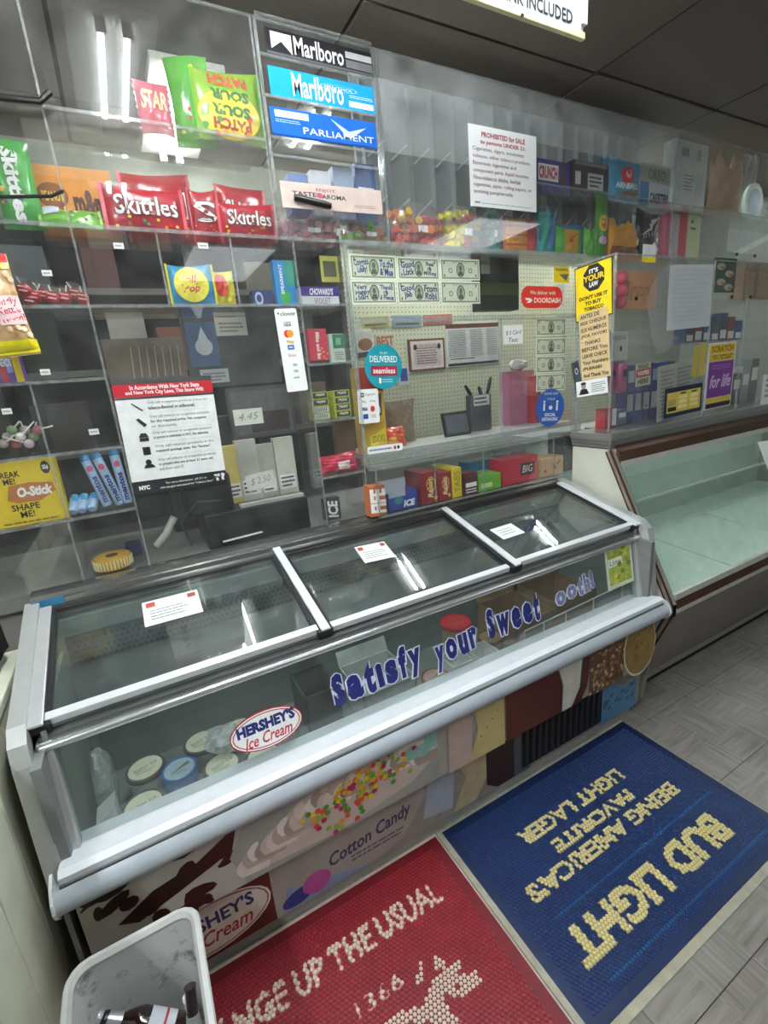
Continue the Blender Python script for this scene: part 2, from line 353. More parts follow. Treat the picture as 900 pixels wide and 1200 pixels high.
fixture('two-tube fluorescent fixture over the clerk side above the candy', .42, 1.95, 2.55, ZC - .006, TUBE_W * .8)
fixture('added two-tube fluorescent fixture over the clerk side behind deli case', 3.2, 1.9, 2.6, ZC - .006, TUBE_W * .8)  # extra lamp added to lift the clerk side behind the case
# ================================================================== ICE CREAM FREEZER
FX0, FX1 = -.31, 1.74
fz = thing('ice_cream_freezer', 'long white glass-topped ice cream freezer with three sliding lids', 'freezer', (.715, 1.3, 0))
GREYW = M('b9bbb9', .35, .3, .04); BUMP = M('b4bcc4', .3, .1, .04); LINER = M('7a817e', .6, 0, .07, 8); SILL = M('e6eaee', .3, 0, .03)
mk('cabinet', J(gbox((FX0, 1.075, .05), (FX1, 1.60, .30)), gbox((FX0, 1.52, .30), (FX1, 1.60, .93)), gbox((FX0, 1.055, .30), (FX0 + .02, 1.52, .80)), gbox((FX1 - .02, 1.055, .30), (FX1, 1.52, .80)), gbox((FX0, 1.06, .30), (FX1, 1.12, .505))), M('7b7d7c', .5), fz)
mk('liner', J(gbox((FX0 + .02, 1.12, .385), (FX1 - .02, 1.51, .40)), gbox((FX0 + .02, 1.50, .40), (FX1 - .02, 1.515, .93)), gbox((FX0 + .02, 1.12, .40), (FX0 + .03, 1.5, .84)), gbox((FX1 - .03, 1.12, .40), (FX1 - .02, 1.5, .84))), LINER, fz)
# black perforated air strip on the liner back
ps = mk('air_strip', gbox((FX0 + .04, 1.494, .79), (FX1 - .04, 1.4995, .88)), M('3c4042', .6), fz)
g = []
for i in range(120):
    for j in range(5):
        x = FX0 + .06 + i * .0158 + (.008 if j % 2 else 0); z = .798 + j * .016; g.append(gprism([V((x + .0045 * math.cos(t * 1.0472), 1.4935, z + .0045 * math.sin(t * 1.0472))) for t in range(6)], (0, .001, 0)))
tags(mk('air_holes', J(*g), M('0c0d0d', .8), ps), kind='stuff')
mk('sill', gxprof([(1.005, .535), (1.005, .566), (1.02, .574), (1.10, .552), (1.13, .552), (1.13, .52), (1.03, .52)], FX0, FX1), SILL, fz)
mk('seal_groove', gxprof([(1.0, .546), (1.0065, .546), (1.0065, .552), (1.0, .552)], FX0, FX1), M('55585a', .6), fz)
mk('bumper', gxprof([(1.02, .482), (.998, .485), (.985, .5), (.98, .515), (.985, .532), (1.0, .546), (1.02, .546)], FX0 - .012, FX1 + .012), BUMP, fz, smooth=True, bevel=0)
for x in (FX0 - .018, FX1 + .012): mk('bumper_cap', gxprof([(1.03, .478), (.996, .480), (.98, .5), (.975, .515), (.98, .535), (1.0, .556), (1.03, .566)], x, x + .006), M('d4d6d6', .4), fz)
# fascia with the printed ice cream artwork (flat print), lower panel, grille, plinth
fas = mk('fascia', gbox((FX0 + .005, 1.03, .275), (FX1 - .005, 1.045, .50)), M('a79f95', .4, 0, .05, coat=.3), fz)
low = mk('lower_panel', gbox((FX0 + .03, 1.062, .06), (FX1 - .03, 1.076, .30)), M('8e877f', .5, 0, .1), fz)
mk('plinth', J(gbox((FX0 + .04, 1.083, 0), (FX1 - .05, 1.11, .045)), gbox((FX0 + .04, 1.068, .045), (FX1 - .05, 1.11, .056))), M('a5a49d', .5, .1, .12, 14), fz)
# front glass, top tube, rails
mk('front_glass', gobox(V((FX0 + .03, 1.088, .552)), V((FX1 - FX0 - .06, 0, 0)), V((0, .040, .245)), V((0, .005, -.0008))), FGL, fz)
for x in (FX0 + .005, FX1 - .035):
    mk('corner_post', gobox(V((x, 1.075, .55)), V((.03, 0, 0)), V((0, .042, .265)), V((0, .035, 0))), GREYW, fz, bevel=.003)
mk('top_tube', gcyl((FX0 + .012, 1.118, .803), (FX1 - .01, 1.118, .803), .0105, n=14), M('d5d8d9', .22, .8), fz, smooth=True)
mk('tube_backing', gbox((FX0 + .012, 1.121, .797), (FX1 - .01, 1.15, .826)), M('6d6f6e', .4, .6), fz)
LB, LF = V((0, 1.525, .957)), V((0, 1.135, .846)); LD = (LB - LF).normalized(); LN = V((0, -LD.z, LD.y))
def lidpt(x, t, d=0): p = LF + (LB - LF) * t + LN * d; return V((x, p.y, p.z))
def lidbar(name, x0, x1, t0, t1, d0, d1, mat, par, bevel=.002):
    a = lidpt(x0, t0, d0); return mk(name, gobox(a, V((x1 - x0, 0, 0)), lidpt(x0, t1, d0) - a, lidpt(x0, t0, d1) - a), mat, par, bevel=bevel)
BG = M('17181a', .5); WR = M('e9ecee', .28, .25, .03)
divs = [FX0 + .012, .37, 1.078, FX1 - .006]
for i, dz in enumerate((.002, -.006, .002)):
    x0, x1 = divs[i] + .03, divs[i + 1] - .028
    ld = lidbar('lid', x0, x1, .05, .97, dz, dz + .005, FGL, fz, 0)
    lidbar('front_rail', x0 - .012, x1 + .012, 0, .055, dz - .008, dz + .012, WR, ld)
    lidbar('back_rail', x0 - .01, x1 + .01, .965, 1.0, dz - .006, dz + .010, BG, ld)
    for xa in (x0 - .012, x1): lidbar('gasket', xa, xa + .012, .05, .97, dz - .006, dz + .007, BG, ld, .001)
for k, x in enumerate(divs):
    wd = .026 if k in (1, 2) else .034
    xa = x - wd / 2 if k in (1, 2) else (x - .016 if k == 0 else x - .026)
    lidbar('divider_rail', xa, xa + wd, -.035, 1.08 if k in (1, 2) else 1.0, .013, .021, WR if k else M('d2d4d4', .25, .4, .03), fz)
    lidbar('divider_channel', xa - .01, xa + wd + .01, -.03, 1.0, -.012, .012, BG, fz)
# end caps: bent band that follows the profile
prof = [(1.045, .52), (1.075, .80), (1.088, .845), (1.12, .872), (1.16, .882), (1.54, .99)]
for xa, nm in ((FX0 - .032, 'end_cap'), (FX1 - .004, 'end_cap')):
    inn = [(1.075, .52), (1.105, .795), (1.125, .835), (1.17, .852), (1.54, .958)]
    mk(nm, gxprof(prof + inn[::-1], xa, xa + .034), GREYW, fz, smooth=False)
    mk('end_panel', gxprof([(1.07, .05), (1.045, .30), (1.05, .52), (1.08, .80), (1.15, .86), (1.54, .97), (1.60, .97), (1.60, .05)], xa + (.008 if xa < 0 else .016), xa + (.018 if xa < 0 else .026)), M('8d8d86', .5, 0, .12), fz)
# stainless back ledge
mk('back_ledge', gxprof([(1.535, .955), (1.538, .985), (1.548, .988), (1.552, 1.000), (1.575, 1.004), (1.60, 1.004), (1.60, .93), (1.535, .93)], FX0 - .02, FX1 + .02), M('a9a9a6', .22, .9, .08, 20, stretch=(1, 20, 20)), fz)
mk('ledge_lip', gxprof([(1.519, .955), (1.519, .966), (1.536, .972), (1.536, .955)], FX0 - .01, FX1), M('5c5d5c', .3, .8), fz)
mk('blue_tape', gbox((FX0 - .018, 1.5325, .962), (FX0 + .06, 1.5345, .992)), M('2d6f93', .6), fz)
# ---- fascia artwork
P = Print(Fr(V((FX0 + .005, 1.0299, .275)), (1, 0, 0), (0, 0, 1), FX1 - FX0 - .01, .225), .0004)
Wf = FX1 - FX0 - .01
def fu(px, py): p = ony(px, py, 1.03); return ((p.x - FX0 - .005) / Wf, (p.z - .275) / .225)
CH = M('2a130d', .35, coat=.4); CREAMW = M('d9d3c6', .45, 0, .06); TAN = M('b99a56', .45, 0, .12, 20); MAROON = M('4a1a1a', .4, 0, .1)
P.rect(0, 0, .30, 1, M('b3aea6', .45, 0, .1, 12))
rr = random.Random(3)
for k in range(26):
    P.ell(rr.uniform(.01, .16), rr.uniform(.05, .95), rr.uniform(.004, .022), rr.uniform(.02, .12), CH, 'chocolate_print', rot=rr.uniform(-.6, .9), n=9)
P.poly([(.03, .35), (.07, .55), (.12, .62), (.17, .85), (.16, .55), (.10, .38), (.05, .25)], CH, 'chocolate_print')
P.poly([(.17, 0), (.155, .45), (.18, .85), (.22, 1), (.48, 1), (.475, .3), (.46, 0)], M('9d9d97', .35, 0, .1, 10), 'bowl_print')
P.poly([(.185, .10), (.20, .50), (.25, .74), (.30, .92), (.36, 1), (.46, 1), (.47, .45), (.42, .18), (.30, .02)], M('c4b4ab', .45, 0, .06), 'cream_print')
for k in range(34):
    t = k / 33; u = .195 + .265 * t; v = .16 + .62 * math.sin(.35 + t * 1.75) + rr.uniform(-.16, .10); tone = ('dccfc6', 'b9a89f', 'e4dbd3', 'a6958d', 'd0c0b8')[k % 5]
    P.poly([(u - .022 + .0025 * q * math.cos(q * .6), v + .17 * math.sin(q * .42) - .03 * q) for q in range(8)] + [(u + .004 + .002 * q, v - .20 + .05 * q) for q in range(4)], M(tone, .45, 0, .06), 'cream_print')
for k in range(6): P.ell(.435 + rr.uniform(-.02, .03), .72 + rr.uniform(-.2, .2), .012, .11, M('8fbdb2', .45), 'mint_print', rot=.5, n=10)
for k in range(120):
    u = rr.gauss(.335, .038); P.ell(u, .42 + (u - .30) * 2.2 + rr.gauss(0, .15), .0042, .038, M(('e8c522', 'd94f2b', '4f9a3f', 'e79a2c', 'b62a63', '8fb53a')[k % 6], .4), 'sprinkle_print', n=8)
P.poly([(.485, 0), (.488, 1), (.535, 1), (.53, 0)], M('b9a39c', .45), 'band_print')
P.poly([(.525, 0), (.545, .5), (.535, 1), (.60, 1), (.60, 0)], M('c2b27c', .45, 0, .06), 'bar_print')
P.poly([(.603, 0), (.603, 1), (.70, 1), (.725, .82), (.735, .5), (.735, 0)], M('531f1d', .4, 0, .1), 'bar_print')
for k in range(14): P.ell(rr.uniform(.61, .72), rr.uniform(.1, .9), .002, .012, M('301010', .5), 'bar_hole_print', n=6)
for k in range(4): P.ell(.55 + .012 * k, .35 + .1 * k, .0018, .018, M('7a6a3c', .5), 'bar_hole_print', n=6)
P.poly([(.735, 0), (.738, .5), (.722, .9), (.71, 1), (.775, 1), (.785, .8), (.78, .3), (.76, 0)], M('d2cfc4', .45), 'bar_print')
P.poly([(.762, 0), (.782, .3), (.788, .8), (.776, 1), (.80, 1), (.806, .7), (.80, .25), (.785, 0)], MAROON, 'bar_print')
P.rect(.805, 0, .905, 1, M('6b4a35', .5, 0, .2, 60), 'nut_print')
for k in range(120): P.ell(rr.uniform(.808, .903), rr.uniform(.03, .97), .004, .034, M(('8f6a4a', 'c7ab88', '54331f', 'a5805c')[k % 4], .5), 'nut_print', rot=rr.uniform(0, 3), n=6)
P.ell(.95, .5, .05, .60, M('d5cdb8', .45), 'cookie_print', rot=.1); P.ell(.951, .5, .047, .56, M('8f7440', .5, 0, .2, 30), 'cookie_print', rot=.1)
for k in range(10): P.ell(rr.uniform(.92, .985), rr.uniform(.2, .85), .003, .02, M('5b4523', .5), 'cookie_print', n=6)
P.emit(fas)
# lower panel artwork (second half of the wrap)
P = Print(Fr(V((FX0 + .03, 1.0619, .06)), (1, 0, 0), (0, 0, 1), FX1 - FX0 - .06, .24), .0004)
P.rect(0, 0, .19, 1, M('5b2620', .45, 0, .1), 'bar_print')
P.ell(.108, .40, .080, .36, M('d9d2c4', .45), 'logo_print', rot=.05); P.ell(.108, .40, .077, .335, M('8f2b2b', .45), 'logo_print', rot=.05); P.ell(.108, .40, .075, .32, M('d8d0c2', .45), 'logo_print', rot=.05)
P.text("HERSHEY'S", .045, .41, .165, .60, M('2b2f66', .5), rot=.04, bold=.03); P.text('Ice Cream', .055, .18, .16, .38, M('a02b2b', .5), rot=.04, shear=.35, bold=.015)
P.poly([(.19, 0), (.19, .9), (.23, 1), (.44, 1), (.45, .6), (.40, .1), (.36, 0)], M('9b9890', .4, 0, .1, 10), 'bowl_print')
P.poly([(.20, .0), (.21, .35), (.25, .2), (.30, .1), (.34, .0)], M('7f94b5', .5), 'cloud_print')
P.ell(.225, .14, .026, .11, M('2f3a78', .5), 'candy_print', rot=.2); P.ell(.253, .20, .022, .16, M('b04f92', .45), 'candy_print')
P.text('Cotton Candy', .275, .30, .42, .56, M('2f2b55', .5), rot=.12, shear=.3, bold=.02); P.lines(.31, .18, .41, .30, 2, M('55506a', .5), seed=4)
P.poly([(.44, .2), (.46, 1), (.51, 1), (.50, .1)], M('9fa7b4', .5), 'cloud_print')
P.poly([(.50, 0), (.53, .5), (.50, 1), (.575, 1), (.575, .3), (.55, 0)], M('b3a384', .45), 'bar_print')
P.poly([(.575, .15), (.575, 1), (.64, 1), (.64, 0), (.60, 0)], M('2a1413', .4), 'bar_print')
P.rect(.64, 0, .68, 1, M('4a4f55', .5), 'bar_print')
P.poly([(.87, 0), (.87, 1), (.90, .75), (.95, .5), (.99, .6), (.99, 0)], M('4f7fa3', .45, 0, .15, 20), 'cone_print')
P.poly([(.89, .8), (.89, 1), (.99, 1), (.99, .62), (.95, .55)], M('6c7472', .45, 0, .15, 20), 'cone_print')
for k in range(16): P.ell(rr.uniform(.885, .98), rr.uniform(.25, .55), .006, .03, M('33566f', .5), 'cone_print', rot=.4, n=7)
P.emit(low)
gr = mk('grille', gbox((1.03, 1.0605, .075), (1.47, 1.066, .285)), M('0e0f10', .6), fz)
for k in range(13):
    x = 1.045 + k * .0325; mk('slat', gbox((x, 1.05, .085), (x + .011, 1.061, .275)), M('24262a', .45), gr, bevel=.002)
# ---- stickers on the front glass
def fgl(px, py): p = ony(px, py, 1.106); t = (p.z - .552) / .245; return ony(px, py, 1.0875 + .04 * t)
def ffront(TL, TR, BR, BL):
    p = [fgl(*q) for q in (TL, TR, BR, BL)]; ex = ((p[1] - p[0]) + (p[2] - p[3])) / 2; ey = ((p[0] - p[3]) + (p[1] - p[2])) / 2; w_, h_ = ex.length, ey.length
    mid = (p[0] + p[1] + p[2] + p[3]) / 4; ex = V((ex.x, 0, ex.z)).normalized(); sl = V((0, .040, .245)).normalized(); nn = V((1, 0, 0)).cross(sl); ey = nn.cross(ex).normalized()
    return Fr(mid - ex * w_ / 2 - ey * h_ / 2 + nn * .0015, ex, ey, w_, h_)
NAVY = M('1c2468', .45); 
f = ffront((266, 848), (352, 814), (356, 862), (272, 892)); f.ex = f.ex
p = rcard('oval_sticker', 'white oval ice cream sticker with red rim on freezer front glass', 'sticker', f, M('b3242c', .4), ell=True)
p.ell(.5, .5, .485, .47, WHITE); p.ell(.5, .5, .465, .435, M('b3242c', .4)); p.ell(.5, .5, .45, .41, WHITE)
p.text("HERSHEY'S", .10, .50, .90, .80, NAVY, bold=.06, rot=.04); p.text('Ice Cream', .18, .17, .84, .47, M('c0272f', .4), shear=.35, bold=.015, rot=.05); p.emit(p.obj)
def letters(txt, TL, TR, BR, BL, label, wob, ink=None):
    f = ffront(TL, TR, BR, BL); o = thing('window_lettering', label, 'lettering', f.base(), 'puffy blue and white letters on the freezer glass')
    n = len(txt); adv = []
    for ch in txt: adv.append(max(.4, min(1.2, tgeo(ch, .06)[2])))
    tot = sum(adv); u0 = 0
    for i, ch in enumerate(txt):
        a = adv[i] / tot; tall = ch in 'STfthy!'; h0 = .0 if ch in 'y' else .12; h1 = .95 if tall and ch != 'y' else .74; dv = wob[i % len(wob)]
        P = Print(f, .0002); P.text(ch, u0 + a * .0, h0 + dv - .03, u0 + a * 1.0, h1 + dv + .03, M('d9dcea', .5), bold=.13, name='outline', rot=dv); q = Print(f, .0006); q.text(ch, u0 + a * .10, h0 + dv, u0 + a * .92, h1 + dv, ink or NAVY, bold=.055, name='letter', rot=dv); P.emit(o); q.emit(o); u0 += a
letters('Satisfy', (387, 790), (492, 745), (496, 790), (390, 838), 'word Satisfy in puffy blue letters on freezer glass', (.0, .02, -.02, .03, 0))
letters('your', (506, 748), (557, 722), (562, 764), (511, 788), 'word your in puffy blue letters on freezer glass', (-.05, .03, 0, .05))
letters('Sweet', (568, 714), (630, 690), (634, 730), (572, 757), 'word Sweet in puffy blue letters on freezer glass', (.03, -.02, .02))
letters('ooth!', (648, 690), (693, 666), (697, 692), (652, 716), 'faded word tooth! missing its first letter on freezer glass', (.0, .04, -.03), M('7a7fa6', .6, 0, .5, 90))
p = card('price_label', 'green and white product label inside right end of front glass', 'label', ffront((708, 646), (739, 634), (741, 681), (711, 693)).off(.003), M('cdd6c3', .4)); 
p.rect(.08, .1, .92, .94, M('a9b74e', .45, 0, .3, 60)); p.rect(.1, .55, .6, .75, M('eef2e6', .4)); 
for k in range(12): p.ell(rr.uniform(.2, .9), rr.uniform(.15, .95), .09, .06, M(('6d8a2c', 'd3cf5e', '8a9c36')[k % 3], .5), 'fruit_print', n=8)
p.text('Lime', .14, .58, .56, .72, INK); p.emit(p.obj)
# ---- paper notes taped on the lids
def onlid(px, py, d=.008):
    r_ = ray(px, py); o = lidpt(0, 0, d); t = (o - CAM).dot(LN) / r_.dot(LN); return CAM + r_ * t
def flid(TL, TR, BR, BL):
    p = [onlid(*q) for q in (TL, TR, BR, BL)]; ex = ((p[1] - p[0]) + (p[2] - p[3])) / 2; ey = ((p[0] - p[3]) + (p[1] - p[2])) / 2; w_, h_ = ex.length, ey.length
    mid = sum(p, V()) / 4; ex = (ex - LN * ex.dot(LN)).normalized(); ey = LN.cross(ex).normalized()
    return Fr(mid - ex * w_ / 2 - ey * h_ / 2, ex, ey, w_, h_)
for k, (q, lb) in enumerate((((((165, 707), (230, 691), (239, 716), (171, 735))), 'white typed notice taped on the left freezer lid'), ((((415, 640), (448, 633), (466, 650), (428, 658))), 'white notice taped on the middle freezer lid'), ((((574, 621), (598, 613), (616, 624), (590, 632))), 'small white note in clear tape on the right freezer lid'))):
    f = flid(*q)
    if k == 1: f.o = f.o - LN * .006
    p = card('paper_notice', lb, 'notice', f, PAPER, .0006, 'notices on the freezer lids')
    if k < 2: p.rect(.06, .72, .22, .92, M('b0483a', .6)); p.rect(.80, .74, .95, .92, M('9c4a44', .6)); p.lines(.12, .15, .85, .62, 4, M('8b8f92', .7), .3, seed=k)
    else: p.lines(.15, .2, .85, .8, 3, M('9a9da0', .7), .3, seed=9)
    p.emit(p.obj)
# ---- tubs and boxes inside
ZL = .4001
def tub(label, x, y, h, r, side, lidc, ring, group='tubs in the freezer', ink=None):
    o = thing('ice_cream_tub', label, 'tub', (x, y, ZL), group)
    mk('cup', glathe((x, y, ZL), (0, 0, 1), [(r * .82, 0), (r * .97, h - .012)], 20), side, o, smooth=True)
    mk('lid', glathe((x, y, ZL + h - .014), (0, 0, 1), [(r, 0), (r * 1.02, .004), (r * 1.02, .011), (r * .98, .014), (r * .9, .012)], 20), ring, o, smooth=True)
    P = Print(Fr(V((x - r, y - r, ZL + h - .002)), (1, 0, 0), (0, 1, 0), 2 * r, 2 * r), .0005)
    P.ell(.5, .5, .43, .43, lidc, 'lid_label')
    P.text('Italian Ice' if ink is None else ink, .2, .48, .8, .62, M('6c6a4a', .6), rot=.3, shear=.2); P.lines(.26, .28, .74, .44, 2, M('8c8a70', .6), .35, seed=int(x * 100)); P.emit(o)
CUPW = M('c9cac4', .6); RING = M('5b5550', .5); LDC = M('dcd9bf', .6, 0, .08)
spots = [(-.155, 1.19, 'beside the frost-covered bag, nearest the glass'), (-.145, 1.33, 'behind the nearest tub at the left end'), (.01, 1.37, 'behind the clear blue cup'), (.125, 1.36, 'half hidden by the oval sticker, rear'), (.048, 1.235, 'right of the blue cup, nearest the glass'), (.16, 1.20, 'low by the glass under the oval sticker'), (.235, 1.30, 'hidden behind right end of the oval sticker')]
for k, (x, y, t) in enumerate(spots): tub('white-lidded ice tub ' + t, x, y, .102 if k < 2 else .085, .052, CUPW, LDC, RING)
tub('clear blue plastic cup of ice between white-lidded tubs', -.06, 1.265, .105, .047, M('3f7fc0', .3, 0, .15), M('9fb8c8', .5), M('2b69b0', .3), ink=' ')
tub('tan tub with red lid standing alone mid freezer', .985, 1.37, .165, .062, M('a38b6c', .6), M('c22532', .4), M('ad1f2a', .4), ink='Sundae')
# frosty plastic bag, white wedge carton
def blob(name, label, cat, c, rx, ry, rz, mat, seed=0, amp=.18, n=14, group=None, z0=None):
    r2 = random.Random(seed); ph = [r2.uniform(0, 6) for _ in range(6)]; vs, fs = gsph((0, 0, 0), 1, n)
    out = []
    for v in vs:
        k = 1 + amp * (math.sin(4 * v.x + ph[0]) * math.sin(5 * v.y + ph[1]) + .6 * math.sin(9 * v.z + ph[2] + 3 * v.x) + .4 * math.sin(11 * v.y + ph[3]))
        p = V((c[0] + v.x * rx * k, c[1] + v.y * ry * k, c[2] + v.z * rz * k))
        if z0 is not None: p.z = max(p.z, z0)
        out.append(p)
    return mk(name, (out, fs), mat, None, label, cat, group, smooth=True)
FROST = glass('frosty_film', (.9, .92, .92), .45, (.8, .83, .82), .3, 1.4, 30)
blob('plastic_bag', 'frosty clear plastic bag standing at the left end inside freezer', 'bag', (-.243, 1.315, .515), .026, .065, .11, FROST, 3, .12, z0=ZL)
blob('plastic_bag', 'crumpled clear film lying on top of the ice tubs', 'bag', (.075, 1.30, .515), .055, .05, .03, FROST, 5, .2, z0=.489)
mk('white_carton', gprism([V((-.272, 1.16, ZL)), V((-.205, 1.16, ZL)), V((-.215, 1.19, .53)), V((-.262, 1.19, .50))], (0, .06, 0)), M('dfe3e2', .5), None, 'small white wedge carton in the left corner of freezer', 'carton')
wb = thing('wire_basket', 'white wire divider with rounded corner at left of freezer', 'basket', (.3, 1.16, ZL))
mk('wire', gtube([(-.19, 1.155, ZL + .003), (-.19, 1.155, .505), (-.185, 1.155, .515), (.36, 1.155, .515), (.36, 1.155, ZL + .003)], .003, 6), M('d9dcda', .4), wb, smooth=True)
mk('wire', gtube([(-.13, 1.155, ZL + .002), (-.13, 1.155, .515)], .003, 6), M('d9dcda', .4), wb, smooth=True)
wb2 = thing('wire_basket', 'white wire divider in front of the cardboard cases', 'basket', (1.45, 1.16, ZL))
mk('wire', gtube([(1.14, 1.155, ZL + .002), (1.14, 1.155, .565), (1.70, 1.155, .59), (1.70, 1.155, ZL + .002)], .003, 6), M('d9dcda', .4), wb2, smooth=True)
for x in (1.24, 1.36, 1.52): mk('wire', gtube([(x, 1.155, ZL + .002), (x, 1.155, .565 + (x - 1.14) * .0446)], .0025, 6), M('d9dcda', .4), wb2, smooth=True)
KR = M('8d7357', .75, 0, .12, 12); KRI = M('6b563f', .8)
def opencase(label, x0, x1, y0, y1, h, mat=KR, flap=True):
    o = thing('cardboard_case', label, 'box', ((x0 + x1) / 2, (y0 + y1) / 2, ZL), 'cardboard cases in the freezer'); t = .004
    mk('wall', J(gbox((x0, y0, ZL), (x1, y0 + t, ZL + h)), gbox((x0, y1 - t, ZL), (x1, y1, ZL + h)), gbox((x0, y0, ZL), (x0 + t, y1, ZL + h)), gbox((x1 - t, y0, ZL), (x1, y1, ZL + h)), gbox((x0, y0, ZL), (x1, y1, ZL + t))), mat, o)
    if flap: mk('flap', gobox(V((x0, y1, ZL + h)), V((x1 - x0, 0, 0)), V((0, .02, .05)), V((0, .002, -.001))), mat, o)
opencase('open brown cardboard case behind the word Sweet', 1.16, 1.37, 1.22, 1.45, .155); opencase('open brown cardboard case behind the faded word tooth', 1.385, 1.62, 1.22, 1.45, .175)
opencase('white carton sleeve with dark top left of Satisfy', .33, .45, 1.30, 1.46, .14, M('55585a', .6), False); opencase('pale open carton under the word Satisfy', .50, .70, 1.22, 1.42, .12, M('b9beb9', .6)); opencase('white carton below the red-lidded tub', .84, .93, 1.19, 1.29, .11, M('d5d8d4', .6), False); opencase('white carton beside the red-lidded tub', .955, 1.05, 1.19, 1.28, .10, M('dadcd8', .6), False)
tub('brown round tub half hidden behind the word Sweet', 1.10, 1.30, .09, .05, M('8d6d52', .6), M('a58667', .6), M('6f523c', .5), ink=' ')
tub('reddish tub low under the end of Satisfy', .78, 1.22, .085, .05, M('a3584c', .6), M('b98a80', .6), M('8a4238', .5), ink=' ')
# ================================================================== CLERK SIDE
mk('clerk_counter', J(gbox((-1.5, 1.64, .94), (1.76, 2.16, .985)), gbox((-1.5, 1.66, 0), (1.76, 2.14, .94))), M('8b8a85', .5, 0, .12, 10), None, 'grey clerk worktop behind the acrylic screen', 'counter')
bc = thing('back_shelf_unit', 'dark shelf unit on the back wall behind the candy compartments', 'shelving', (-.3, 2.5, 0))
DKW = M('2e2b29', .7, 0, .2, 6)
mk('back_panel', gbox((-1.5, 2.62, 0), (1.1, 2.655, 2.2)), M('3a3835', .8, 0, .2, 5), bc)
for x in (-1.5, -.42, .36, 1.07): mk('side', gbox((x, 2.34, 0), (x + .03, 2.62, 2.2)), DKW, bc)
for z in (.9, 1.3, 1.62, 1.93, 2.17): mk('shelf', gbox((-1.47, 2.34, z), (1.07, 2.62, z + .025)), M('77746e', .7), bc)
for x, z, w_, h_, c_, lb in ((-.30, 1.955, .16, .15, '5a5f62', 'grey stock carton on the top row of the dark back shelves'), (-.02, 1.955, .12, .19, '55312c', 'dark red stock carton on the top row of the back shelves'), (.62, 1.955, .2, .12, '7c7a6c', 'pale stock carton right on the top row of the back shelves'), (-.34, 1.645, .18, .2, '2f3a33', 'dark green stock carton on the third row of back shelves'), (.02, 1.645, .14, .22, 'b5b5ad', 'white stock carton on the third row of back shelves'), (.20, 1.645, .12, .16, '9a5a40', 'orange-brown stock carton on the third row of back shelves'), (.72, 1.645, .2, .2, '3b3f44', 'slate stock carton right on the third row of back shelves'), (-.32, 1.325, .2, .2, '3f3a36', 'brown-black stock carton on the second row of back shelves'), (.06, 1.325, .2, .18, '6f6f69', 'mid grey stock carton on the second row of back shelves'), (.5, 1.325, .18, .2, '47352c', 'chocolate stock carton on the second row of back shelves'), (.8, 1.325, .15, .2, '7a6a50', 'tan stock carton on the second row of back shelves')):
    mk('stock_box', gbox((x, 2.36, z + .0005), (x + w_, 2.52, z + h_)), M(c_, .6), None, lb, 'box', 'stock on the dark back shelves', bevel=.002)
pb = thing('pegboard', 'cream perforated pegboard on the wall seen through the window', 'pegboard', (2.2, 2.65, 1.0))
mk('board', gbox((1.12, 2.6455, 1.0), (3.6, 2.658, 2.25)), M('d3d5b6', .6, 0, .04), pb)
g = []
for i in range(92):
    for j in range(46):
        x, z = 1.14 + i * .0265, 1.02 + j * .0265; g.append(([V((x + .004 * math.cos(t * 1.0472), 2.6445, z + .004 * math.sin(t * 1.0472))) for t in range(6)], [tuple(range(6))]))
tags(mk('peg_holes', J(*g), M('4f4f3f', .8), pb), kind='stuff')
def wallcard(name, label, cat, q, mat, y=2.640, th=.004): return card(name, label, cat, fq('y', y, *q), mat, th)
p = wallcard('framed_certificate', 'brown-framed certificate with seal on the pegboard', 'certificate', ((478, 398), (521, 396), (522, 432), (481, 436)), M('6a3a22', .4), 2.634, .012)
p.rect(.05, .06, .95, .94, M('ded6cf', .6)); p.rect(.12, .14, .88, .86, M('cfc3bd', .6)); p.lines(.2, .2, .8, .75, 7, M('8d6f72', .7), .5, .1, 3); p.text('CERTIFICATE', .24, .74, .76, .82, M('6b4a4a', .7)); p.ell(.17, .75, .05, .09, INK); p.ell(.83, .75, .05, .09, INK); p.emit(p.obj)
p = wallcard('license_notice', 'large two-column printed notice with dark banner on the pegboard', 'notice', ((522, 380), (583, 378), (586, 425), (524, 431)), M('d9d9d4', .7))
p.rect(0, .90, 1, 1, M('5a2b26', .6)); p.lines(.04, .22, .38, .86, 16, M('8d8d8b', .7), .5, .1, 5); p.lines(.44, .22, .68, .86, 16, M('8d8d8b', .7), .5, .1, 6); p.lines(.74, .22, .96, .86, 14, M('9a9a97', .7), .5, .1, 7); p.rect(0, .02, .96, .08, INK); p.rect(.04, .17, .5, .19, INK); p.emit(p.obj)
p = wallcard('menu_sheet', 'small food photo sheet high on the pegboard behind the round teal sticker', 'notice', ((416, 383), (438, 381), (438, 416), (418, 420)), M('d6d2c8', .7)); p.ell(.5, .4, .4, .2, M('8d5a34', .6)); p.rect(0, 0, 1, .16, INK); p.emit(p.obj)
p = wallcard('menu_sheet', 'orange lettered poster beside the food photo sheet', 'notice', ((440, 392), (462, 391), (463, 412), (441, 414)), M('c9c5ad', .7)); p.text('BEST', .05, .35, .95, .9, M('b0652e', .6), bold=.04); p.emit(p.obj)
for q, c_, lb in ((((424, 372), (456, 370), (456, 383), (424, 385)), 'a9a55c', 'yellow-green card along the top of pegboard'), (((460, 370), (494, 369), (494, 383), (460, 384)), '7e9aa0', 'blue-grey card along the top of pegboard'), (((496, 369), (530, 368), (530, 379), (496, 381)), 'b56a5c', 'dull red card along the top of pegboard')):
    p = wallcard('colour_card', lb, 'card', q, M(c_, .6)); p.rect(.1, .2, .9, .35, M('5c5648', .7)); p.emit(p.obj)
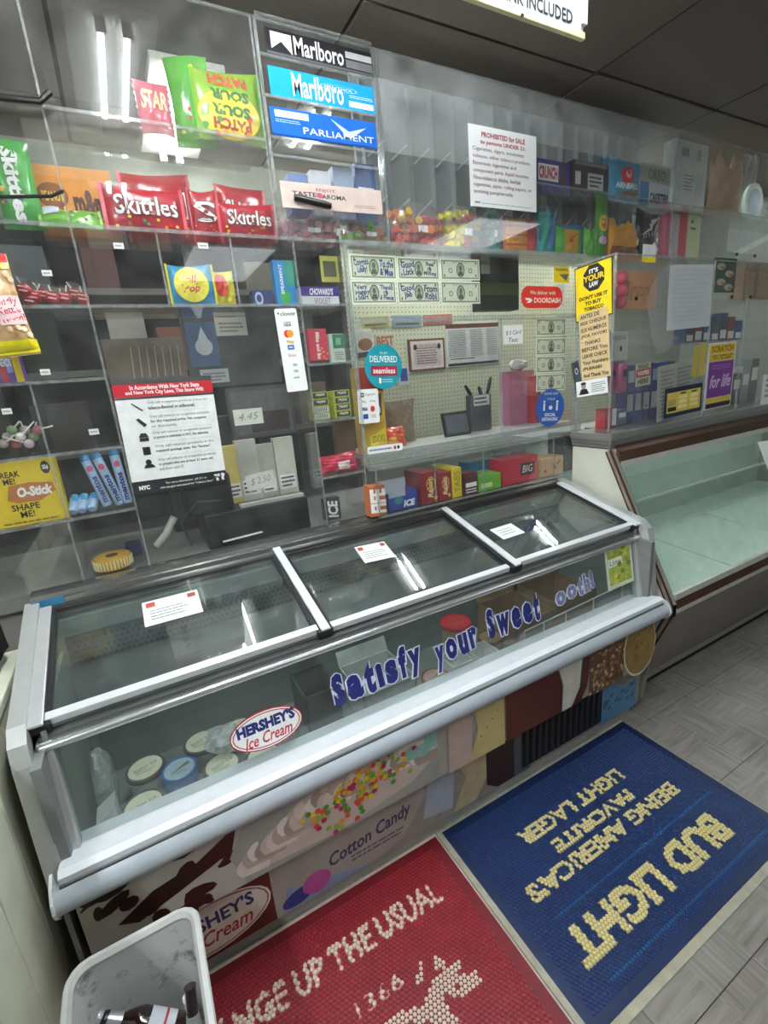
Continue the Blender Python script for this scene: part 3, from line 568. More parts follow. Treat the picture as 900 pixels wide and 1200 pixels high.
p = wallcard('blue_poster', 'blue and white flyer on pegboard beside the round sticker', 'notice', ((466, 430), (479, 429), (480, 450), (467, 452)), M('d8d8d8', .6)); p.rect(.2, .2, .85, .9, M('2f4a9c', .5)); p.emit(p.obj)
# overhead cigarette rack
rk = thing('cigarette_rack', 'empty grey overhead rack with clear vertical fins above window', 'rack', (1.72, 1.79, 1.975))
mk('back_panel', gbox((.95, 1.80, 1.99), (2.54, 1.815, 2.57)), M('a4a8aa', .6, 0, .08, 6), rk); mk('base', gbox((.95, 1.77, 1.975), (2.54, 1.815, 1.99)), M('8a8d8f', .5), rk)
for k in range(16):
    x = .97 + k * .103; mk('fin', gbox((x, 1.772, 1.99), (x + .003, 1.80, 2.55)), M('b5b8ba', .4), rk)
for k in range(15):
    x = .975 + k * .103
    for z in (2.12, 2.30): mk('pusher_rail', gobox(V((x + .01, 1.776, z)), V((.075, .0, .06)), V((0, .004, 0)), V((-.003, 0, .005))), M('e0e3e4', .3), rk)
f = fb(1.772, 563, 608, 312, 363); f.h = 1.975 - f.o.z; p = carton('dark_box', 'dark green carton hanging behind the upper window band', 'carton', f, .06, M('23291f', .5, 0, .2)); p.rect(0, .30, 1, .55, M('4a5a2c', .5)); p.rect(.02, .72, .25, .9, M('b5b8b0', .5)); p.emit(p.obj)
# inner ledge behind window
LEDZ = 1.238
mk('window_ledge', gbox((.77, 1.592, LEDZ - .02), (1.90, 1.80, LEDZ)), M('a8aaa6', .4, 0, .08), None, 'grey inner ledge along the bottom of the service window', 'ledge')
kh = thing('knife_block', 'grey knife holder with black-handled knives behind window', 'knife holder', ony(562, 500, 1.74))
kf = fb(1.74, 553, 576, 462, 500, LEDZ)
mk('holder', gobox(kf.pt(0, 0), kf.ex * kf.w, kf.ey * kf.h, V((0, .045, 0))), M('55585a', .4, .3), kh, bevel=.004)
P = Print(kf); P.rect(.1, .7, .9, .98, M('c9c9c4', .5), 'label'); P.lines(.15, .73, .85, .95, 2, INK, seed=5); P.emit(kh)
for a, b in (((545, 452), (556, 470)), ((561, 453), (564, 464)), ((575, 442), (570, 466))):
    A, B = ony(a[0], a[1], 1.755), ony(b[0], b[1], 1.755); mk('handle', gtube([A, A + (B - A) * .3, B], [.006, .009, .007], 8), M('17171a', .4), kh, smooth=True); mk('blade', gobox(B - V((.006, 0, 0)), V((.012, 0, 0)), V((0, .002, 0)), (B - A) * .6), M('c8caca', .25, .9), kh)
tb = fb(1.70, 522, 552, 482, 502, LEDZ + .0005, lean=.25); p = card('card_reader', 'black tablet card reader lying behind the service window', 'card reader', tb, M('15161a', .3), .012); p.rect(.07, .12, .93, .88, M('5a5e68', .25)); p.emit(p.obj)
f = fb(1.76, 597, 626, 434, 484, LEDZ); p = carton('pink_jug', 'pink plastic canister with crumpled white top behind window', 'canister', f, .07, M('b8708c', .4, 0, .1)); p.emit(p.obj)
blob('plastic_bag', 'crumpled white plastic bag on top of the pink canister', 'bag', f.pt(.55, 1.11, -.035), .05, .03, .026, M('d5d5d2', .5, 0, .1), 4, .2)
f = fb(1.70, 627, 634, 440, 484, LEDZ); p = carton('red_folder', 'narrow red folder upright beside the pink canister', 'folder', f, .05, M('9c2430', .5)); p.emit(p.obj)
# ================================================================== ACRYLIC SCREEN
sc_ = thing('acrylic_screen', 'clear acrylic counter screen with shelves, compartments and service window', 'counter screen', (.8, 1.6, 1.004))
T = .005; Z0, ZT = 1.005, 2.518
ZS = [1.197, 1.384, 1.577, 1.765, 1.955]
def panel(x0, x1, z0, z1, mat=ACR, y=YA): return mk('panel', gbox((x0 + .002, y, z0), (x1 - .002, y + T, z1)), mat, sc_)
for a, b in ((-.9, -.02), (-.02, .535), (.535, .935), (.935, 2.552), (2.556, 4.3)): panel(a, b, 1.962, ZT, ACRM if a > .9 else ACR)
for a, b in ((-.9, -.198), (-.198, -.02), (-.02, .582), (.582, .757)): panel(a, b, Z0, 1.95)
def edge(lo, hi, nm='edge_strip'): return mk(nm, gbox(lo, hi), EDGE, sc_)
mk('shelf', gbox((-.9, YA + T, 1.951), (4.3, 1.765, 1.961)), ACRM, sc_); edge((-.9, YA - .004, 1.951), (4.3, YA + T, 1.961), 'shelf_lip')
mk('shelf', gbox((-.02, YA + T, 2.213), (.535, 1.80, 2.221)), ACRS, sc_); edge((-.02, YA - .001, 2.213), (.535, YA + T, 2.221), 'shelf_lip')
mk('shelf', gbox((1.60, YA + T, 2.208), (4.3, 1.765, 2.216)), ACRM, sc_); edge((1.60, YA - .001, 2.208), (4.3, YA + T, 2.216), 'shelf_lip')
mk('shelf', gbox((.545, YA + T, 2.045), (.935, 1.72, 2.05)), ACRS, sc_)
for a, b, zz in ((-.9, .757, 1.765), (-.9, -.02, 1.577), (-.9, -.02, 1.384), (-.9, -.02, 1.197), (.582, .757, 1.577), (.582, .757, 1.384), (.582, .757, 1.184)):
    mk('shelf', gbox((a, YA + T, zz - .008), (b, 1.79, zz - .001)), ACR, sc_); edge((a, YA - .001, zz - .008), (b, YA + T, zz + .001), 'shelf_lip')
for x, z0, z1 in ((-.198, Z0, 1.58), (-.02, Z0, 1.95), (.183, 1.765, 1.95), (.385, 1.765, 1.95), (.582, Z0, 1.95), (.757, Z0, 1.96), (.535, 1.962, ZT), (.935, 1.962, ZT), (-.02, 1.962, ZT), (2.554, 1.962, ZT)):
    if x not in (.183, .385, .535, .935, 2.554) and not (x == -.02 and z0 > 1.9): mk('divider', gbox((x - .003, YA + T, z0), (x + .003, 1.79, z1)), ACR, sc_)
    edge((x - .0028, YA - .0002, z0), (x + .0028, YA + T, z1), 'divider_edge')
edge((-.9, YA - .001, ZT - .006), (4.3, YA + T, ZT), 'top_edge')
for lo_, hi_ in (((.94, YA - .0045, 2.235), (1.60, YA - .001, ZT - .008)), ((1.603, YA - .0045, 2.345), (2.548, YA - .001, ZT - .008))): mk('scuffed_sheet', gbox(lo_, hi_), glass('badly_scuffed_acrylic', (.93, .94, .935), .13, (.8, .82, .82), .06, scale=9), sc_)
# service window
for a, b, z0, z1 in ((.757, 1.895, 1.715, 1.95), (.757, 1.43, 1.225, 1.708), (1.43, 1.895, 1.225, 1.708)): panel(a, b, z0, z1, ACR, YA - .004)
for lo, hi in (((.757, 1.565, 1.700), (1.9, 1.582, 1.716)), ((1.425, 1.572, 1.225), (1.435, 1.582, 1.705)), ((.752, 1.57, 1.19), (.764, 1.582, 1.95)), ((1.888, 1.57, 1.19), (1.9, 1.582, 1.95)), ((.757, 1.55, 1.195), (1.9, 1.582, 1.228)), ((.757, 1.535, 1.185), (1.9, 1.56, 1.20)), ((.757, 1.545, 1.935), (1.9, 1.582, 1.955))):
    edge(lo, hi, 'window_frame')
# candy tray below window
TY = 1.515
for lo, hi in (((.765, TY, 1.006), (1.925, TY + .004, 1.185)), ((.765, TY, 1.006), (.769, YA, 1.185)), ((1.921, TY, 1.006), (1.925, YA, 1.19)), ((.765, TY, 1.006), (1.925, 1.79, 1.010)), ((.765, TY, 1.183), (1.925, 1.56, 1.187))):
    mk('tray_panel', gbox(lo, hi), ACR, sc_)
for x in (.765, 1.025, 1.27, 1.68, 1.92): edge((x, TY - .001, 1.006), (x + .004, TY + .004, 1.186), 'tray_edge')
edge((.765, TY - .001, 1.005), (1.925, TY + .003, 1.012), 'tray_edge')
# ================================================================== DELI CASE
dl = thing('deli_case', 'brown-trimmed refrigerated deli case with slanted glass front', 'deli case', (3.0, 1.4, 0))
DX0, DX1 = 1.80, 4.3
A, B, Cc, D = (1.31, 1.135), (.995, .525), (.995, .47), (1.15, .06)
BR = M('4a3126', .35, .2, .08); TRIM = M('b5aa9c', .3, .6, .06); DW = M('c9cabd', .5, 0, .06, 10)
mk('end_panel', gxprof([A, B, Cc, D, (1.15, .0), (1.51, .0), (1.51, 1.135)], DX0, DX0 + .018), DW, dl)
for dx, m_, o_, wd in ((-.004, BR, 0, .03), (-.008, TRIM, .008, .011)):
    for q0, q1 in ((A, B), (B, Cc), (Cc, D)):
        a, b = V((DX0 + dx, q0[0], q0[1])), V((DX0 + dx, q1[0], q1[1])); d = (b - a).normalized(); n = V((0, -d.z, d.y)); n = n if n.y > 0 else -n
        mk('end_trim', gobox(a + n * o_, b - a, n * wd, V((.024, 0, 0))), m_, dl)
mk('top_trim', gxprof([(1.300, 1.10), (1.292, 1.085), (1.275, 1.075), (1.285, 1.125), (1.31, 1.15)], DX0 + .02, DX1), BR, dl); mk('top_trim_light', gxprof([(1.268, 1.06), (1.262, 1.062), (1.277, 1.084), (1.285, 1.080)], DX0 + .02, DX1), M('d8d6cf', .25, .6), dl)
for o1, o2, m_ in ((.0, .022, M('d6d4cc', .3, .5)), (.022, .058, BR), (.058, .075, M('cfcbc2', .3, .5))):
    a, b = V((0, 1.005, .56)), V((0, .985, .48)); d = (b - a) / .082
    p0, p1 = a + d * o1, a + d * o2; mk('sill_trim', gxprof([(p0.y, p0.z), (p1.y, p1.z), (p1.y + .02, p1.z), (p0.y + .02, p0.z)], DX0 + .02, DX1), m_, dl)
mk('front_glass', gobox(V((DX0 + .02, 1.013, .555)), V((DX1 - DX0 - .02, 0, 0)), V((0, .270, .53)), V((0, .006, -.003))), DGL, dl)
mk('lower_front', gxprof([(.995, .478), (1.148, .075), (1.165, .075), (1.02, .478)], DX0 + .016, DX1), M('8f8981', .38, .35, .12, 8), dl)
mk('kick_board', gbox((DX0 + .02, 1.17, 0), (DX1, 1.2, .10)), M('1a1918', .7), dl); mk('kick_trim', gbox((DX0 + .016, 1.146, .05), (DX1, 1.17, .078)), M('9b968b', .4, .3), dl)
INT = M('c3cec8', .5, 0, .05, 6)
mk('interior_floor', gbox((DX0 + .018, 1.03, .47), (DX1, 1.85, .49)), INT, dl); mk('interior_back', gbox((DX0 + .018, 1.83, .49), (DX1, 1.85, 1.12)), M('a5b0ac', .5, 0, .08, 5), dl)
mk('case_top', J(gbox((DX0 + .018, 1.30, 1.10), (1.935, 1.51, 1.135)), gbox((1.935, 1.30, 1.10), (DX1, 2.05, 1.135))), M('b5b7b2', .5), dl)
for k, (x0, x1) in enumerate(((1.83, 2.42), (2.43, 3.02), (3.03, 3.62), (3.63, 4.25))): mk('deck_pan', gobox(V((x0, 1.07, .491)), V((x1 - x0, 0, 0)), V((0, .5, .05)), V((0, -.001, .008))), M('cfdcd5', .35, .1, .06), dl, bevel=.002)
mk('glass_shelf', gbox((DX0 + .02, 1.46, .79), (DX1, 1.82, .798)), DGL, dl); mk('shelf_edge', gbox((DX0 + .02, 1.455, .788), (DX1, 1.461, .80)), M('d5dcd8', .3, .5), dl)
mk('case_lamp', gcyl((DX0 + .16, 1.36, 1.08), (DX1 - .1, 1.36, 1.08), .012, n=10), M('eafff6', .5, emit=9, var=0), dl, smooth=True)
mk('lamp_cap', gbox((DX0 + .03, 1.345, 1.065), (DX0 + .155, 1.375, 1.095)), M('c88a3a', .5), dl)
# stepped aluminium ledge on the case
for k, (z0, z1, o) in enumerate(((1.140, 1.155, .012), (1.156, 1.172, .006), (1.173, 1.19, .0), (1.19, 1.202, .006))):
    mk('ledge_step', J(gbox((DX0 - .02 + o, 1.297 + o, z0), (1.935, 1.51, z1)), gbox((1.935, 1.297 + o, z0), (DX1, 1.56, z1))), M('a7a8a4', .3, .7, .06), dl, bevel=.002)
# acrylic guard on the case
gd = thing('acrylic_guard', 'clear acrylic guard box standing on the deli case ledge', 'counter guard', (3, 1.45, 1.203))
GZ0, GZ1, GY = 1.2035, 1.895, 1.325
mk('side_panel', gbox((1.80, GY, GZ0), (1.805, 1.53, GZ1)), ACR, gd); mk('top_panel', gbox((1.80, GY, GZ1), (4.25, 1.54, GZ1 + .006)), ACRM, gd)
for a, b in ((1.80, 2.49), (2.49, 2.80), (2.80, 4.25)): mk('front_panel', gbox((a + .006, GY, GZ0), (b, GY + .005, GZ1)), ACR, gd)
for lo, hi in (((1.797, GY - .002, GZ0), (1.806, GY + .006, GZ1)), ((1.80, GY - .002, GZ1), (4.25, GY + .006, GZ1 + .007)), ((2.487, GY - .002, GZ0), (2.492, GY + .006, GZ1)), ((2.795, GY - .003, GZ0), (2.806, GY + .008, 1.75)), ((1.797, GY, GZ1), (1.806, 1.53, GZ1 + .007))): mk('edge_strip', gbox(lo, hi), EDGE, gd)
mk('inner_shelf', gbox((2.10, GY + .03, 1.545), (4.25, YA - .03, 1.551)), ACRM, gd); mk('inner_shelf', gbox((2.42, GY + .03, 1.735), (4.25, YA - .03, 1.741)), ACRM, gd)
mk('inner_shelf', gbox((1.81, GY + .05, 1.70), (2.25, YA - .05, 1.706)), ACRS, gd); mk('inner_shelf', gbox((1.81, GY + .05, 1.36), (2.095, YA - .05, 1.366)), ACRS, gd)
mk('inner_wall', gbox((2.097, GY + .03, GZ0), (2.102, YA - .05, 1.70)), ACR, gd)
g = []
for px_, py_ in ((747, 290), (863, 298), (884, 300), (745, 350), (857, 348), (879, 348)):
    c = ony(px_, py_, GY - .002); mk('screw', gcyl(c, c + V((0, -.004, 0)), .008, n=12), M('1b1b1b', .4), gd)
for px_, py_ in ((757, 475), (769, 474)):
    c = ony(px_, py_, GY - .002); mk('screw', gcyl(c, c + V((0, -.004, 0)), .006, n=12), M('d5d5d5', .2, .8), gd)
# ================================================================== SIGNS ON THE ACRYLIC
YS = YA - .0016
def lawsign():
    p = card('law_notice', 'white tobacco sales notice with red banner and black footer', 'notice', fq('y', YS - .001, (129, 446), (245, 439), (268, 566), (158, 581)), M('e7e8e6', .5), .0015)
    g3 = M('3a3c3e', .5); p.rect(0, .955, 1, 1, g3); p.rect(0, .85, 1, .955, M('b41f2b', .45)); p.rect(0, .83, 1, .85, g3); p.rect(0, 0, 1, .125, M('1f2123', .5))
    p.text('In Accordance With New York State', .16, .908, .86, .945, WHITE, bold=.025); p.text('and New York City Laws, This Store Will:', .11, .86, .90, .902, WHITE, bold=.025)
    rows = ((.78, 'Only sell e-cigarette products if they are', 'tobacco-flavored or unflavored.'), (.66, 'Only sell tobacco or e-cigarette products', 'for the required price. No coupons'), (.52, 'Only sell tobacco or e-cigarette products', 'in person to individuals in NYC. No deliveries.'), (.40, 'Only sell tobacco products in the', 'required package sizes. No "loosies."'), (.28, 'Only sell tobacco or e-cigarette products', 'to people who are at least 21 years old'))
    for k, (v, a, b) in enumerate(rows):
        p.text(a, .30, v, .92, v + .028, M('5d6063', .6)); p.text(b, .30, v - .042, .88 if k else .78, v - .012, M('3c3e41', .6), bold=.02)
        if k in (1, 4): p.text(('', 'or discounts.', '', '', 'and show valid ID.')[k], .30, v - .08, .56, v - .054, M('5d6063', .6))
        if k < 4: p.rect(.3, v - .068 - (.03 if k == 1 else 0), .92, v - .066 - (.03 if k == 1 else 0), M('c3c4c4', .6))
    p.poly([(.14, .795), (.15, .80), (.25, .735), (.24, .728)], INK, 'pen_icon'); p.poly([(.16, .66), (.19, .67), (.26, .61), (.23, .59)], INK, 'tag_icon'); p.rect(.16, .47, .25, .50, INK, 'store_icon'); p.poly([(.155, .505), (.255, .505), (.23, .54), (.18, .54)], INK, 'store_icon'); p.rect(.17, .35, .245, .42, INK, 'pack_icon'); p.ell(.205, .285, .03, .025, INK, 'person_icon'); p.poly([(.15, .235), (.27, .235), (.24, .265), (.17, .265)], INK, 'person_icon')
    p.text('NYC', .06, .045, .17, .085, WHITE, bold=.06); p.text('For more information, call 311 or', .34, .068, .78, .092, WHITE); p.text('visit nyc.gov and search for "tobacco laws."', .27, .03, .85, .055, WHITE, bold=.01); p.text('got\nit', .86, .035, .93, .105, WHITE, bold=.04); p.text('?', .935, .035, .985, .105, WHITE, bold=.06); p.emit(p.obj)
lawsign()
p = card('age_notice', 'white prohibited sale notice with red lettering above the candy', 'notice', fq('y', YS - .0042, (548, 144), (628, 160), (629, 249), (552, 241)), PAPER, .0008)
R2 = M('a83a4c', .6); 
p.text('PROHIBITED for SALE', .18, .865, .82, .93, R2, bold=.03); p.text('to persons UNDER 21:', .16, .77, .83, .835, R2, bold=.03)
for k, (t, e) in enumerate((('Cigarettes, cigars, smokeless', .80), ('tobacco, other tobacco products,', .90), ('Electronic cigarettes and', .68), ('component parts, liquid nicotine,', .88), ('Non-tobacco shisha, herbal', .74), ('cigarettes, pipes, rolling papers, or', .92), ('smoking paraphernalia', .62))): p.text(t, .05, .685 - k * .088, e, .745 - k * .088, M('8f4b62' if k % 2 else '6f4a6c', .6), bold=.008)
p.text('NYC', .06, .04, .14, .065, INK, bold=.05); p.lines(.16, .035, .95, .06, 1, M('a9b9bd', .6)); p.emit(p.obj)
p = rcard('card_payment_sticker', 'tall white strip sticker of accepted payment cards on acrylic', 'sticker', fq('y', YS, (322, 362), (348, 361), (360, 457), (336, 460)), WHITE, .025, .0012)
p.text('clover', .24, .915, .95, .965, INK, bold=.01); p.poly([(.10, .945), (.15, .968), (.20, .945), (.15, .925)], M('3f8a3f', .5), 'clover_mark')
p.rect(.34, .835, .66, .842, M('222244', .5)); p.text('VISA', .32, .79, .66, .825, M('23306f', .5), bold=.03, shear=.2); p.ell(.42, .705, .15, .045, M('d8362c', .4)); p.ell(.55, .705, .15, .045, M('e79a33', .4)); p.poly([(.33, .60), (.66, .585), (.66, .615), (.33, .632)], M('d1b45c', .5)); p.rect(.34, .515, .64, .57, M('2c5aa8', .45)); p.text('AMEX', .38, .53, .60, .555, WHITE, bold=.02); p.text('Discover', .32, .43, .68, .465, M('b8444a', .5)); p.rect(.45, .31, .66, .345, M('c8ccce', .5)); p.text('Pay', .48, .318, .63, .338, INK); p.rect(.45, .235, .66, .27, M('c8ccce', .5)); p.text('G Pay', .47, .24, .64, .262, INK); p.lines(.4, .15, .68, .19, 1, M('9a9da0', .6)); p.emit(p.obj)
# ---- cigarette plate signs in holders
def plate(q, c, lb, fn):
    p = card('brand_plate', lb, 'sign', fq('y', YS - .001, *q), M(c, .75, 0, .05, spec=.15), .0012, 'brand plates on the acrylic'); fn(p); p.emit(p.obj)
MW = M('e4e4e0', .8, 0, .02, spec=.1)
def f1(p):
    p.rect(.0, .0, .98, .1, M('55565a', .8, spec=.1)); p.poly([(.04, .22), (.04, .88), (.22, .88), (.22, .12), (.13, .55)], M('e8dcd6', .8, spec=.1), 'chevron'); p.text('Marlboro', .24, .16, .70, .90, MW, bold=.015); p.rect(.72, .55, .98, .82, M('b5b5b4', .8, spec=.1), 'price_slot'); p.rect(.72, .15, .98, .48, M('6a6b6e', .8, spec=.1), 'price_slot')
def f2(p):
    p.text('Marlboro', .20, .10, .68, .92, MW, bold=.015); p.text('MENTHOL', .50, .62, .78, .74, MW); p.ell(.64, .68, .18, .12, M('bfe0ef', .8, spec=.1), 'pill_outline', inner=.95); p.rect(.73, .1, .98, .32, M('dce7ec', .8, spec=.1), 'price_slot'); p.lines(.74, .42, .98, .55, 2, M('bfe0ef', .8, spec=.1))
def f3(p):
    p.rect(0, 0, 1, .06, M('123f8c', .8, spec=.1)); p.text('PARLIAMENT', .28, .18, .97, .42, MW, bold=.005); p.poly([(.55, .88), (.72, .50), (.90, .74), (.74, .28), (.70, .28)], M('c9dcf2', .8, spec=.1), 'wing_emblem'); p.rect(.04, .66, .34, .90, M('dfe7ef', .8, spec=.1), 'price_slot'); p.lines(.04, .46, .26, .6, 2, M('9db8e6', .8, spec=.1))
plate(((310, 31), (437, 63), (438, 91), (313, 61)), '232226', 'black chevron cigarette brand plate, top of the holder column', f1)
plate(((314, 77), (438, 102), (440, 135), (317, 110)), '1f93cf', 'bright blue menthol cigarette brand plate, second in the holder column', f2)
plate(((316, 124), (440, 144), (442, 175), (319, 157)), '1d5fb8', 'blue cigarette brand plate with winged emblem, third in the column', f3)
hd = thing('plate_holder', 'clear holder frame column around the cigarette brand plates', 'holder', ony(375, 180, YA - .004))
for py0, py1 in ((22, 50), (66, 93), (112, 136), (160, 178), (180, 198)):
    a, b = ony(306, py0, YA - .003), ony(444, py1, YA - .003); a.x, b.x = .548, .918; z = (a.z + b.z) / 2; mk('rail', gbox((a.x, YA - .008, z - .003), (b.x, YA - .0005, z + .003)), EDGE, hd)
for x in (.545, .918): mk('stile', gbox((x - .004, YA - .008, 2.08), (x + .004, YA - .0005, 2.505)), EDGE, hd)
# tray with pen under the plates
f = fq('y', YA - .004, (328, 213), (446, 222), (449, 253), (331, 241)); p = card('slogan_plate', 'pale pink plate reading enjoy taste aroma with pen resting on it', 'sign', f, M('cdb9b1', .8, spec=.1), .004)
p.text('ENJOY', .33, .68, .52, .84, M('8f3550', .5), bold=.01); p.text('TASTE', .10, .48, .33, .66, INK, bold=.02); p.text('AROMA', .38, .44, .62, .62, INK, bold=.02); p.ell(.36, .56, .03, .11, M('b8506a', .5), 'flower_mark'); p.rect(.68, .14, .94, .36, M('c9b3aa', .5)); p.lines(.70, .18, .92, .32, 2, M('8d7d78', .6)); p.emit(p.obj)
a, b = f.pt(.11, .38, .008), f.pt(.45, .16, .008); mk('marker_pen', J(gtube([a, a + (b - a) * .75], .009, 10), gtube([a + (b - a) * .75, b], [.010, .008], 10)), M('1c1c1f', .35), None, 'black marker pen resting on the pink slogan plate', 'pen', smooth=True)
for k in range(4):
    f = fb(1.64 + .012 * k, 338 + k * 26, 362 + k * 26 - 1, 204 - k * 4, 216 - k * 2, 2.051); p = carton('cigarette_pack', ('blue and white cigarette pack lying at left of the plate shelf', 'white and blue cigarette pack second on the plate shelf', 'pale blue cigarette pack third on the plate shelf', 'blue cigarette pack at right of the plate shelf')[k], 'pack', f, .06, M(('4c6fae', 'c5ccd6', '8fa8cc', '3f66b0')[k], .45), 'packs on the plate shelf'); p.rect(.1, .3, .9, .6, WHITE); p.emit(p.obj)
# ================================================================== DOLLAR BILLS
BILL = M('c6cbb5', .6, 0, .05, 40); BG_ = M('7e8a72', .6); BD = M('4d5646', .6); BLUE = M('27306f', .5)
def bill(q, label, left=None, right=None, y=YS - .0045, five=False, grp='dollar bills taped over the window'):
    p = card('dollar_bill', label, 'bill', fq('y', y, *q), M('dfe2d2', .6, 0, .03), .0004, grp)
    p.rect(.03, .07, .97, .93, BG_, 'border'); p.rect(.055, .13, .945, .87, BILL, 'ground'); p.ell(.5, .48, .105, .34, BD, 'portrait_oval'); p.ell(.5, .47, .085, .30, M('9aa28b', .6), 'portrait_oval'); p.ell(.5, .56, .035, .13, M('596150', .6), 'portrait'); p.poly([(.43, .22), (.46, .42), (.54, .42), (.57, .22)], BD, 'portrait')
    p.ell(.25, .45, .05, .12, M('6e7a62', .6), 'seal', inner=.6); p.ell(.75, .45, .05, .12, M('6e7a62', .6), 'seal', inner=.6); p.text('FEDERAL RESERVE NOTE', .30, .80, .70, .85, BD)
    for u, v in ((.08, .74), (.88, .74), (.08, .16), (.88, .16)): p.text('1', u, v, u + .03, v + .12, BD, bold=.02)
    if left: p.text(left, .09, .2, .40, .82, BLUE, bold=.03, rot=.1, name='handwriting')
    if right: p.text(right, .62, .16, .93, .80, BLUE, bold=.03, rot=-.05, name='handwriting')
    p.emit(p.obj)
bill(((408, 297), (464, 300), (465, 328), (412, 327)), 'dollar bill, top left of six, handwritten Congrats', 'Congrats\nLucky!', 'To the\n& Man')
bill(((465, 300), (514, 303), (515, 328), (466, 328)), 'dollar bill, top middle of six, handwritten Good Luck', 'Good\nLuck', 'Real\n&\nMoney')
bill(((516, 303), (562, 304), (562, 329), (516, 328)), 'clean dollar bill, top right of six over the window')
bill(((410, 328), (464, 329), (465, 356), (413, 357)), 'dollar bill, bottom left of six, handwritten Very Happy', 'Very\nHappy\nStart', 'Thanks\n&\n$ Peace')
bill(((465, 329), (515, 329), (516, 355), (466, 356)), 'dollar bill, bottom middle of six, handwritten Good Job', 'Good\nJob', 'From\nRob!')
bill(((516, 329), (562, 330), (563, 356), (517, 356)), 'clean dollar bill, bottom right of six over the window')
gr_ = 'banknotes down the right of the window'
bill(((628, 373), (663, 373), (663, 393), (628, 394)), 'crumpled banknote at top of the column right of window', grp=gr_)
bill(((628, 396), (663, 396), (663, 415), (628, 417)), 'banknote second in the column right of window', grp=gr_)
bill(((628, 417), (663, 417), (662, 436), (628, 438)), 'banknote third in the column right of window', grp=gr_)
bill(((628, 438), (663, 438), (662, 456), (629, 460)), 'banknote lowest in the column, above the blue oval sticker', grp=gr_)
p = rcard('delivery_sticker', 'red rounded delivery sticker on the band above the window', 'sticker', fq('y', YS - .006, (611, 335), (659, 336), (659, 361), (611, 361)), M('e2342f', .4), .45, .001)
p.text('We deliver with', .20, .62, .82, .80, WHITE); p.text('DOORDASH', .30, .24, .95, .48, WHITE, bold=.02); p.poly([(.08, .46), (.20, .46), (.26, .36), (.20, .24), (.12, .24), (.18, .36), (.11, .36)], WHITE, 'swoosh_mark'); p.emit(p.obj)
mk('tape_patch', gobox(fq('y', YS - .004, (652, 338), (665, 338), (665, 358), (652, 358)).pt(0, 0), V((.05, 0, 0)), V((0, 0, .085)), V((0, .0005, 0))), M('d8d5c4', .7), None, 'pale paper patch behind end of the red delivery sticker', 'label')
p = card('alarm_sticker', 'small yellow warning sticker at upper right of window band', 'sticker', fq('y', YS - .006, (649, 312), (667, 313), (667, 331), (649, 331)), YEL, .0006); p.poly([(.35, .5), (.95, .55), (.8, .1)], M('6a6b62', .5)); p.lines(.1, .72, .9, .9, 2, INK); p.emit(p.obj)
p = rcard('delivery_sticker', 'round teal delivered sticker with red band on the window', 'sticker', fq('y', YS - .006, (427, 403), (471, 403), (471, 456), (428, 456)), M('1e93a0', .4), ell=True)
p.text('DELIVERED', .13, .60, .87, .74, WHITE, bold=.015); p.text('we are', .4, .78, .6, .83, WHITE); p.rect(.16, .30, .86, .52, M('a9263a', .45)); p.text('seamless', .21, .35, .81, .48, WHITE, bold=.02); p.lines(.46, .14, .74, .24, 2, M('a9d6da', .5)); p.rect(.36, .13, .42, .25, WHITE); p.emit(p.obj)
p = rcard('card_payment_sticker', 'white rounded payment-card sticker low left on the window', 'sticker', fq('y', YS - .006, (418, 457), (443, 455), (445, 495), (422, 497)), WHITE, .06)
p.rect(.14, .78, .30, .90, INK); p.rect(.18, .81, .26, .87, WHITE); p.text('Square', .36, .79, .84, .89, M('6b6e72', .5)); p.text('Pay', .18, .60, .38, .68, INK); p.text('G Pay', .56, .60, .84, .68, INK); p.text('VISA', .14, .38, .44, .48, M('23306f', .5), bold=.03); p.ell(.68, .42, .11, .09, M('c93a34', .4)); p.rect(.2, .14, .44, .28, M('2c4f9c', .5)); p.text('DISC', .58, .16, .84, .25, M('777777', .5)); p.emit(p.obj)
p = rcard('payment_strip', 'small white strip of payment icons on the window rail', 'sticker', fq('y', 1.5335, (430, 524), (472, 519), (472, 527), (431, 533)), WHITE, .3); p.lines(.05, .25, .7, .75, 1, M('7d8084', .5)); p.ell(.77, .5, .035, .25, M('b03a3a', .5)); p.ell(.87, .5, .035, .25, INK); p.emit(p.obj)
p = rcard('distancing_sticker', 'blue oval social distancing sticker on lower right of window', 'sticker', fq('y', YS - .006, (628, 456), (661, 455), (661, 499), (629, 500)), M('2f5fb0', .4), ell=True)
p.text('PLEASE KEEP', .25, .84, .75, .90, WHITE); p.text('YOUR', .35, .70, .65, .76, WHITE); p.rect(.24, .42, .30, .62, WHITE, 'person_icon'); p.ell(.27, .66, .04, .03, WHITE, 'person_icon'); p.rect(.70, .42, .76, .62, WHITE, 'person_icon'); p.ell(.73, .66, .04, .03, WHITE, 'person_icon'); p.ell(.5, .5, .07, .055, WHITE); p.text('SOCIAL', .30, .27, .70, .36, WHITE, bold=.03); p.text('DISTANCING', .22, .15, .78, .24, WHITE, bold=.03); p.emit(p.obj)
p = card('handwritten_note', 'torn white note reading $5 card minimum on window', 'note', fq('y', YS - .006, (590, 381), (612, 381), (613, 402), (590, 404)), PAPER, .0005); p.text('$ 5 Card', .12, .48, .92, .72, INK, rot=.05, shear=.2); p.text('Test', .25, .10, .75, .34, INK, shear=.2); p.emit(p.obj)
